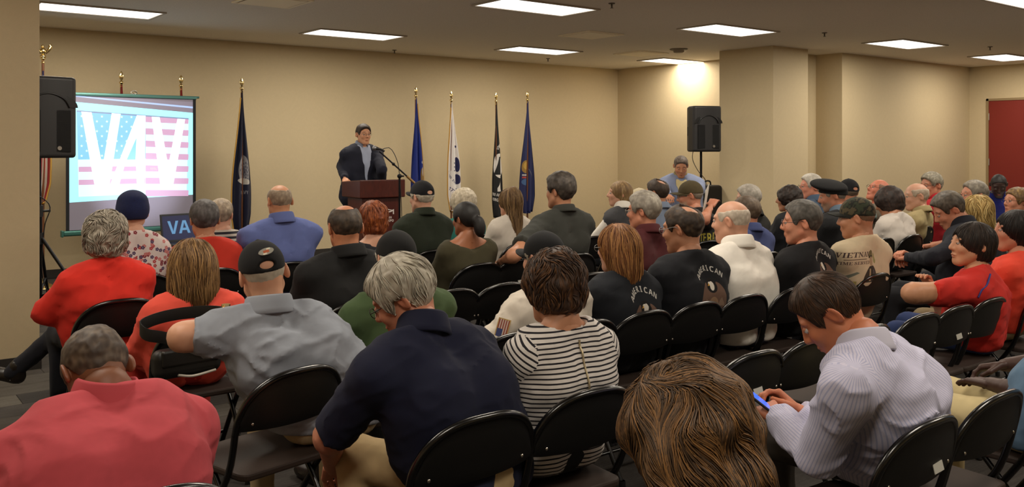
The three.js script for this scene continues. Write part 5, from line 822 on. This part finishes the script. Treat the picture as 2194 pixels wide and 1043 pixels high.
P({ who: 'the grey-haired man in red', label: 'grey-haired man with glasses in a red shirt by the far right wall', top: [1995, 371], row: 7.0, d: 9.6, turn: 24, yaw: 66, pitch: -6, skin: ruddy, glasses: '#2a2422', hs: 1.1, hair: { ...grey, color: '#77705f', streak: '#b9b2a2', t: 0.018, curly: 0.003 }, shirt: { color: '#b3202c', collar: 0.028 }, trousers: '#1b1c22', hip: [-2.02, 6.9] });
// fifth row
P({ who: 'the woman in the blue knit hat', label: 'woman in a navy knit hat and floral white shirt before the screen', f: true, top: [284, 414], row: R5, turn: 0, yaw: -12, pitch: -3, skin: fair, hat: 'beanie', knit: true, hatColor: '#121c46', hs: 1.06, hair: { style: 'short', t: 0.008, top: 0, color: '#6d6458' }, trousers: '#1b1c22', eyes: false,
  shirt: { map: 'flat', tex: (() => { const t = canvasTex(256, 256, (c) => { c.fillStyle = '#cdc0bc'; c.fillRect(0, 0, 256, 256); let q = 5; const r = () => (q = (q * 16807) % 2147483647) / 2147483647; for (let k = 0; k < 60; k++) { c.fillStyle = ['#a33a3e', '#4a3a58', '#b86a68', '#7a2a34'][k % 4]; const x = r() * 256, y = r() * 256; for (let p = 0; p < 5; p++) { c.beginPath(); c.arc(x + 7 * Math.cos(p * 1.257), y + 7 * Math.sin(p * 1.257), 5, 0, 7); c.fill(); } } }); t.repeat.set(4, 4); return t; })() } });
P({ who: 'the grey-haired person in red-orange', label: 'short grey-haired person in a red-orange shirt beside the laptop', top: [437, 431], row: R5, turn: 0, yaw: -6, pitch: -3, skin: tan, shw: 0.17, hs: 1.04, hair: { style: 'short', t: 0.016, color: '#3a3432', streak: '#6b6666', line: -0.008 }, shirt: { color: '#c0301f', wr: 0.004 }, trousers: '#1b1c22', eyes: false });
P({ who: 'the man in the blue shirt', label: 'bald man in a blue button-down shirt before the beige wall', top: [598, 394], row: R5, turn: 0, yaw: -2, pitch: -2, skin: '#c78e6a', shw: 0.225, fat: 1.25, neckR: 1.1, elbow: 1.2, hair: { style: 'balding', t: 0.006, bz: 0.0, bl: 0.11, bw: 0.066, bh: 0.06, by: 0.108, color: '#7d6a58', streak: '#a8977f' }, shirt: { color: '#5d6aa2', sleeve: 'long', collar: 0.032, wr: 0.007, loose: 0.026 }, trousers: '#1b1c22', eyes: false });
P({ who: 'the man in the green jacket', label: 'white-haired man in a dark green jacket and black slotted cap', top: [903, 388], row: R5, turn: 0, yaw: 8, pitch: -3, skin: fair, hat: 'cap', slot: true, hatColor: '#0a0b12', fat: 1.15, hair: { style: 'short', t: 0.012, top: 0, color: '#a39a8a', streak: '#d8d0c0', line: -0.012 }, shirt: { name: 'jacket', color: '#1c2416', sleeve: 'long', collar: 0.026 }, trousers: '#1b1c22' });
P({ who: 'the blonde woman in the white top', label: 'woman with long straight blonde-brown hair in a white top', f: true, top: [1091, 403], row: R5, turn: 0, yaw: 2, pitch: -3, skin: fair, hair: { style: 'long', low: 0.36, color: '#5a4024', streak: '#a8875a', amp: 0.005, strands: 420, len: 0.22, r: 0.002, wave: 0.4 }, shirt: { color: '#c9c0b4', wr: 0.007 }, trousers: '#1b1c22', eyes: false });
P({ who: 'the woman in the grey vest', label: 'blonde bobbed woman in profile wearing a grey vest over white', f: true, top: [1326, 387], row: R5, turn: 12, yaw: 52, pitch: 0, skin: fair, hs: 1.02, hair: { style: 'round', k: 0.95, low: 0.09, color: '#6e5230', streak: '#c0a070', amp: 0.003 }, shirt: { name: 'vest', color: '#3d3d40', sleeve: 'none', infl: 0.01, loose: 0 }, inner: '#e6e0d6', shw: 0.172, elbow: 1.4, trousers: '#1b1c22', sleeves: '#d6d0c6' });
P({ who: 'the brown-haired man in light blue', label: 'brown-haired man with thinning crown in a pale blue shirt', top: [1407, 385], row: R5, turn: 0, yaw: 14, skin: tan, hs: 1.06, hair: { style: 'crown', t: 0.016, color: '#2c1f15', streak: '#4f3a28' }, shirt: { color: '#7d8aa0', collar: 0.026 }, trousers: '#1b1c22', eyes: false });
P({ who: 'the white-haired man in denim', label: 'white-haired man with glasses in a denim jacket against the pillar', top: [1736, 374], row: 6.5, fwd: 0.1, turn: 16, yaw: 52, pitch: 0, skin: '#cf8a72', glasses: '#6a5a50', hs: 1.06, hair: { style: 'short', t: 0.016, color: '#b5aea2', streak: '#e6e0d4' }, shirt: { name: 'jacket', color: '#4a5c74', sleeve: 'long', collar: 0.03 }, trousers: '#1b1c22' });
// sixth row
P({ who: 'the person in the grey striped shirt', label: 'person in a grey striped shirt behind the grey-haired head', f: true, top: [474, 428], row: R6, turn: 0, yaw: -30, skin: fair, hs: 1.04, hair: { style: 'short', color: '#7a6a58', streak: '#b5a48c' }, shirt: { map: 'stripe', tex: stripeTex(0.036, '#23222a', '#b5ada2', 0.5) }, trousers: '#1b1c22', eyes: false, dx: 0.06 });
P({ who: 'the white-haired woman in turquoise', label: 'white-haired woman with a turquoise top beyond the black ponytail', f: true, top: [990, 406], row: R6, turn: 0, yaw: 10, skin: fair, hs: 1.1, glasses: '#9a8a6a', hair: { style: 'round', k: 1.08, low: 0.1, color: '#b0a48e', streak: '#ddd2bc', curly: 0.006, lump: 0.006 }, shirt: { color: '#2c7a70', wr: 0.006 }, trousers: '#1b1c22' });
P({ who: 'the person in the pale cap', label: 'person in a pale cap mostly hidden behind the maroon shirt man', top: [1368, 404], row: R6, fwd: 0.2, turn: 6, yaw: 30, skin: fair, hat: 'cap', hatColor: '#b8ab90', hair: { style: 'short', t: 0.008, top: 0, color: '#4a3b2c' }, shirt: { color: '#c9c2b8' }, trousers: '#1b1c22' });
// people not in the rows
P({ who: 'the speaker', hc: 0.0055, label: 'man in a navy blazer standing and speaking at the lectern', nochair: true, top: [779, 267], d: 10.75, hip: [-6.52, 2.14], row: 2, stand: 0.98, turn: 184, yaw: 178, pitch: -2, skin: '#d49b78', shw: 0.21, fat: 1.12, slouch: -0.02, glasses: '#6a5a50', hands: true, hair: { style: 'short', t: 0.015, color: '#1d130d', streak: '#3a281c' }, brow: '#2a1c14', inner: '#aab4cc', shirt: { name: 'blazer', color: '#171a2b', sleeve: 'long', open: true, hem: 0.78, infl: 0.02, loose: 0.018, collar: 0.03, }, trousers: '#1a1a20', shoe: 0x0f0d0c, armR: { e: [732, 356, 10.8], w: [739, 384, 10.33], curl: 0.5 }, armL: { e: [818, 362, 10.55], w: [818, 396, 10.75] } });
P({ who: 'the man in the pale blazer', hc: 0.006, label: 'man in a pale blue blazer looking down at a far table', top: [1459, 335], d: 10.6, row: 4.6, hip: [-3.5, 4.72], seat: 0.66, turn: 135, yaw: 135, pitch: -24, skin: '#b07858', shw: 0.205, hair: { style: 'short', t: 0.01, color: '#4a3c32', streak: '#7d7064' }, inner: '#c4b486', shirt: { name: 'blazer', color: '#7d87a3', sleeve: 'long', open: true, openZ: 0.02, loose: 0.02, infl: 0.018, collar: 0.028 }, trousers: '#2a2a30', nochair: true, armR: { w: [1432, 420, 10.2], e: [1424, 405, 10.5] }, armL: { w: [1480, 424, 10.2], e: [1500, 405, 10.5] } });
P({ who: 'the man in royal blue', label: 'dark-skinned man in a royal blue shirt bent forward before the red door', top: [2140, 373], d: 9.6, row: 7.2, hip: [-1.25, 6.95], turn: 122, yaw: 118, pitch: -30, skin: '#2e1a12', shw: 0.21, slouch: -0.06, hair: { style: 'short', t: 0.003, top: 0, color: '#120c0a' }, shirt: { color: '#141f6e', sleeve: 'short' }, trousers: '#15161c', nochair: true });
{ const p = V(-1.2, 0, 7.55); table([p.x, 0, p.z], 0, 1.3, 0.6, 'table with white papers in front of the man in royal blue', 0xcac4b8); table([-3.7, 0, 5.2], 0.2, 1.4, 0.55, 'table in front of the man in the pale blazer', 0x9a927f); }
// ---------------------------------------------------------------- folding chairs
const chairBlack = new THREE.MeshPhysicalMaterial({ color: 0x050506, roughness: 0.25, clearcoat: 0.5, clearcoatRoughness: 0.2 }), chairPanel = new THREE.MeshPhysicalMaterial({ color: 0x050505, roughness: 0.5, clearcoat: 0.12, clearcoatRoughness: 0.3 }), seatMat = mat(0x2c1e16, 0.7), rivetMat = mat(0xc9c4ba, 0.25, 1);
function archPt(a) {                                               // a 0..PI along the hoop of the back, left to right
  const c = Math.cos(a), s = Math.sin(a), x = -0.22 * Math.sign(c) * Math.pow(Math.abs(c), 0.75), y = 0.59 + 0.195 * Math.pow(s, 0.85);
  return V(x, y, backZ(y) + 0.03 * (1 - (x / 0.22) ** 2));
}
function backZ(y) { return 0.13 + (y - 0.55) * 0.24; }
function makeChair() {
  const t = new THREE.Group();
  const hoop = []; for (let k = 0; k <= 16; k++) hoop.push(archPt(Math.PI * k / 16));
  obj('back_hoop', tube(hoop, 0.0125, 40, 8), chairBlack, t);
  const side = s => [V(s * 0.22, 0.59, backZ(0.59)), V(s * 0.217, 0.52, 0.12), V(s * 0.213, 0.46, 0.095), V(s * 0.208, 0.40, 0.055), V(s * 0.205, 0.2, -0.09), V(s * 0.205, 0.012, -0.225)];
  for (const s of [-1, 1]) obj('front_leg', tube(side(s), 0.0125, 18, 8), chairBlack, t);
  for (const s of [-1, 1]) obj('rear_leg', tube([V(s * 0.185, 0.415, -0.06), V(s * 0.187, 0.3, 0.04), V(s * 0.19, 0.012, 0.22)], 0.011, 12, 8), chairBlack, t);
  obj('crossbar', rod([-0.205, 0.16, -0.118], [0.205, 0.16, -0.118], 0.008), chairBlack, t); obj('crossbar', rod([-0.188, 0.14, 0.142], [0.188, 0.14, 0.142], 0.008), chairBlack, t);
  for (const [x, z] of [[-0.205, -0.226], [0.205, -0.226], [-0.19, 0.222], [0.19, 0.222]]) obj('foot_cap', rod([x, 0, z], [x, 0.03, z], 0.016, 0.014, 8), blackPlastic, t);
  // curved back panel, closed with thickness
  const nu = 18, nv = 5, pos = [], idx = [], A = 0.93;
  for (let sd = 0; sd < 2; sd++) for (let i = 0; i <= nu; i++) {
    const x = lerp(-0.213, 0.213, i / nu), q = Math.min(1, Math.abs(x) / 0.218), ca = Math.pow(q, 1 / 0.75), yt = 0.59 + 0.195 * Math.pow(Math.sqrt(Math.max(0, 1 - ca * ca)), 0.85) - 0.006, yb = 0.6 - 0.012 * (1 - q * q);
    for (let j = 0; j <= nv; j++) { const y = lerp(yb, Math.max(yt, yb + 0.004), j / nv); pos.push(x, y, backZ(y) + 0.03 * (1 - (x / 0.22) ** 2) + (sd ? 0.005 : -0.005) + 0.006 * Math.sin(Math.PI * j / nv)); }
  }
  const W = nv + 1, S = (nu + 1) * W;
  for (let i = 0; i < nu; i++) for (let j = 0; j < nv; j++) { const a = i * W + j, b = a + W; idx.push(a, a + 1, b, b, a + 1, b + 1, S + a, S + b, S + a + 1, S + b, S + b + 1, S + a + 1); }
  for (let i = 0; i < nu; i++) for (const j of [0, nv]) { const a = i * W + j, b = a + W; idx.push(a, b, S + a, b, S + b, S + a); }
  const g = new THREE.BufferGeometry(); g.setAttribute('position', new THREE.Float32BufferAttribute(pos, 3)); g.setIndex(idx); g.computeVertexNormals();
  obj('back_panel', g, chairPanel, t);
  for (const s of [-1, 1]) obj('rivet', ball(0.006, s * 0.17, 0.622, backZ(0.622) + 0.03 * 0.4 + 0.01, 1, 1, 0.5, 8), rivetMat, t);
  const sh = new THREE.Shape(); sh.moveTo(-0.17, -0.2); sh.quadraticCurveTo(0, -0.225, 0.17, -0.2); sh.quadraticCurveTo(0.2, -0.19, 0.2, -0.16); sh.lineTo(0.185, 0.14); sh.quadraticCurveTo(0.18, 0.17, 0.15, 0.17); sh.lineTo(-0.15, 0.17); sh.quadraticCurveTo(-0.18, 0.17, -0.185, 0.14); sh.lineTo(-0.2, -0.16); sh.quadraticCurveTo(-0.2, -0.19, -0.17, -0.2);
  const sg = new THREE.ExtrudeGeometry(sh, { depth: 0.012, bevelThickness: 0.008, bevelSize: 0.008, bevelSegments: 2, curveSegments: 5 }); sg.rotateX(Math.PI / 2); sg.translate(0, 0.436, -0.03);
  obj('seat', sg, seatMat, t);
  return t;
}
const chairProto = makeChair();
const stickerGeo = new THREE.BoxGeometry(0.055, 0.028, 0.002);
function placeChair(x, z, label, sticker, turn = 0, group) {          // z: line of the top of the back
  const c = chairProto.clone(); c.name = numbered('folding_chair'); scene.add(c); c.position.set(x, 0, z - 0.21); c.rotation.y = turn; c.userData = { label, category: 'chair', group: group ?? 'black folding chairs' };
  if (sticker) { const m = obj('sticker', stickerGeo, mat(0xb9b7ae, 0.7), c); m.position.set(sticker === 2 ? 0.06 : 0.02, 0.635, backZ(0.635) + 0.03 + 0.014); m.rotation.x = -0.23; m.rotation.z = 0.05; }
}
const sits = {};
chairSpots.forEach(c => placeChair(c.x, c.z, 'black folding chair under ' + c.who.replace(/^the /, 'the '), /phone|orange|tall man/.test(c.who) ? 2 : 0, /grey polo/.test(c.who) ? 0.2 : 0));
[[1625, R1, 'empty black folding chair with a sticker, left of the phone', 1], [1745, R1, 'empty black folding chair just behind the phone', 0], [1870, R1, 'empty black folding chair hidden by the pinstriped back', 0], [1982, R1, 'empty black folding chair nearest left of the red t-shirt', 0], [2058, R1, 'empty black folding chair with sticker below the red t-shirt', 1],
 [2150, R0, 'empty black folding chair at the bottom right corner, next to pinstripes', 0], [972, R3, 'empty black folding chair left of two behind the green t-shirt', 0], [1085, R3, 'empty black folding chair right of two, left of the striped top woman', 0], [1190, R3, 'empty black folding chair beyond the brown round hair', 0], [1275, R3, 'empty black folding chair left of the red-blonde bob', 0], [1265, R2, 'empty black folding chair between white uniform and eagle shirts', 0],
 [870, R4, 'empty black folding chair beyond the black shirt shoulder', 0], [1115, R4, 'empty black folding chair with label behind the charcoal shirt', 1], [1340, R4, 'empty black folding chair in front of maroon shirt', 0], [1275, R5, 'empty black folding chair holding the dark bag', 0], [1897, R3, 'empty black folding chair left of the white top woman', 0]].map(([px, z, l, s]) => [atRow(px, 600, z).x, z, l, s]).forEach(([x, z, l, s]) => { if (l) placeChair(x, z, l, s); });
chairProto.removeFromParent();

// shoulder bag hanging from the back of the chair under the coral jacket
{
  const b = atDepth(400, 772, 3.93), t = thing('shoulder_bag', 'black shoulder bag hanging by its looped strap behind the coral jacket', 'bag', [b.x, b.y, b.z], 0.1);
  const g = rbox(0.3, 0.13, 0.1, 0.04, 0, 0, 0); obj('pouch', g, mat(0x0e0d0d, 0.5), t);
  obj('flap', rbox(0.26, 0.075, 0.03, 0.012, 0, 0.03, 0.045), mat(0x131111, 0.45), t);
  obj('piping', tube([[-0.06, -0.045, 0.052], [0, -0.058, 0.056], [0.11, -0.05, 0.052]], 0.006, 14, 6), mat(0xbdb6aa, 0.5), t);
  const q = (x, y, d) => atDepth(x, y, d).sub(b).applyAxisAngle(V(0, 1, 0), -0.1), path = new THREE.CatmullRomCurve3([q(522, 690, 3.9), q(480, 670, 3.9), q(400, 670, 3.9), q(335, 683, 3.85), q(301, 700, 3.78), q(312, 716, 3.74), q(350, 723, 3.76), q(400, 735, 3.84), q(440, 755, 3.92)]);
  const n = 50, pos = [], idx = []; for (let i = 0; i <= n; i++) { const c = path.getPointAt(i / n), tg = path.getTangentAt(i / n), sd = V(tg.z, 0, -tg.x).normalize(); for (const [a, h] of [[0.003, 0.026], [0.003, -0.026], [-0.003, -0.026], [-0.003, 0.026]]) pos.push(c.x + sd.x * a, c.y + h, c.z + sd.z * a); if (i) for (let k = 0; k < 4; k++) { const a = (i - 1) * 4 + k, c2 = (i - 1) * 4 + (k + 1) % 4; idx.push(a, a + 4, c2, c2, a + 4, c2 + 4); } }
  const sg = new THREE.BufferGeometry(); sg.setAttribute('position', new THREE.Float32BufferAttribute(pos, 3)); sg.setIndex(idx); sg.computeVertexNormals(); obj('strap', sg, mat(0x0f0d0c, 0.5), t);
  const w = atDepth(484, 676, 3.47), wt = thing('wristwatch', 'gold wristwatch on the wrist of the grey polo man', 'watch', [w.x, w.y, w.z]); const r = new THREE.TorusGeometry(0.033, 0.008, 8, 24); obj('band', r, gold, wt); obj('dial', (() => { const d = new THREE.CylinderGeometry(0.017, 0.017, 0.01, 16); d.translate(0, 0.04, 0); return d; })(), gold, wt); wt.rotation.y = 0.6;
}
{ const p = atDepth(1512, 428, 7.2), t = obj('paper_sheet', (() => { const g = new THREE.BoxGeometry(0.16, 0.22, 0.002, 6, 6, 1), q = g.attributes.position; for (let i = 0; i < q.count; i++) q.setZ(i, q.getZ(i) + 0.02 * Math.sin(q.getY(i) * 12)); g.computeVertexNormals(); g.rotateZ(0.35); g.rotateY(0.5); return g; })(), mat(0xcfc9bd, 0.8)); t.position.copy(p); tag(t, 'white sheet of paper held up beside the olive cap', 'paper'); }
{ const b = atDepth(1508, 408, 13.2); const t = thing('equipment_case', 'dark padded case leaning on the wall left of the pillar', 'case', [b.x, 0, b.z]); obj('case_body', rbox(0.4, b.y + 0.08, 0.3, 0.06, 0.08, (b.y + 0.08) / 2, 0), mat(0x141316, 0.6), t); obj('handle', tube([[0.0, b.y + 0.07, 0], [0.02, b.y + 0.13, 0], [0.14, b.y + 0.13, 0], [0.16, b.y + 0.07, 0]], 0.012, 14), blackPlastic, t); }
// smaller belongings
{
  const x = atRow(1275, 600, R5).x, t = thing('backpack', 'dark navy backpack standing on an empty chair left of the grey vest', 'backpack', [x, 0.45, R5 - 0.26], 0.2);
  const g = rbox(0.3, 0.4, 0.17, 0.07, 0, 0.2, 0); obj('pack_body', g, mat(0x12142a, 0.8), t); obj('front_pocket', rbox(0.22, 0.17, 0.06, 0.025, 0, 0.12, 0.09), mat(0x1a1d3c, 0.8), t);
  obj('top_handle', tube([[-0.05, 0.39, 0], [-0.03, 0.44, 0], [0.03, 0.44, 0], [0.05, 0.39, 0]], 0.009, 12), mat(0x0d0d12, 0.8), t);
}
for (const [x, z, r, l] of [[-1.45, 7.6, 0.2, 'white sheet on the table nearer the grey-haired heads'], [-0.95, 7.55, -0.3, 'white sheet on the table nearer the red door']]) { const p = obj('paper_stack', rbox(0.21, 0.012, 0.29, 0.002), mat(0xe2ded4, 0.8)); p.position.set(x, 0.757, z); p.rotation.y = r; tag(p, l, 'paper', 'papers on the far table'); }
shade(scene);
renderer.render(scene, camera);
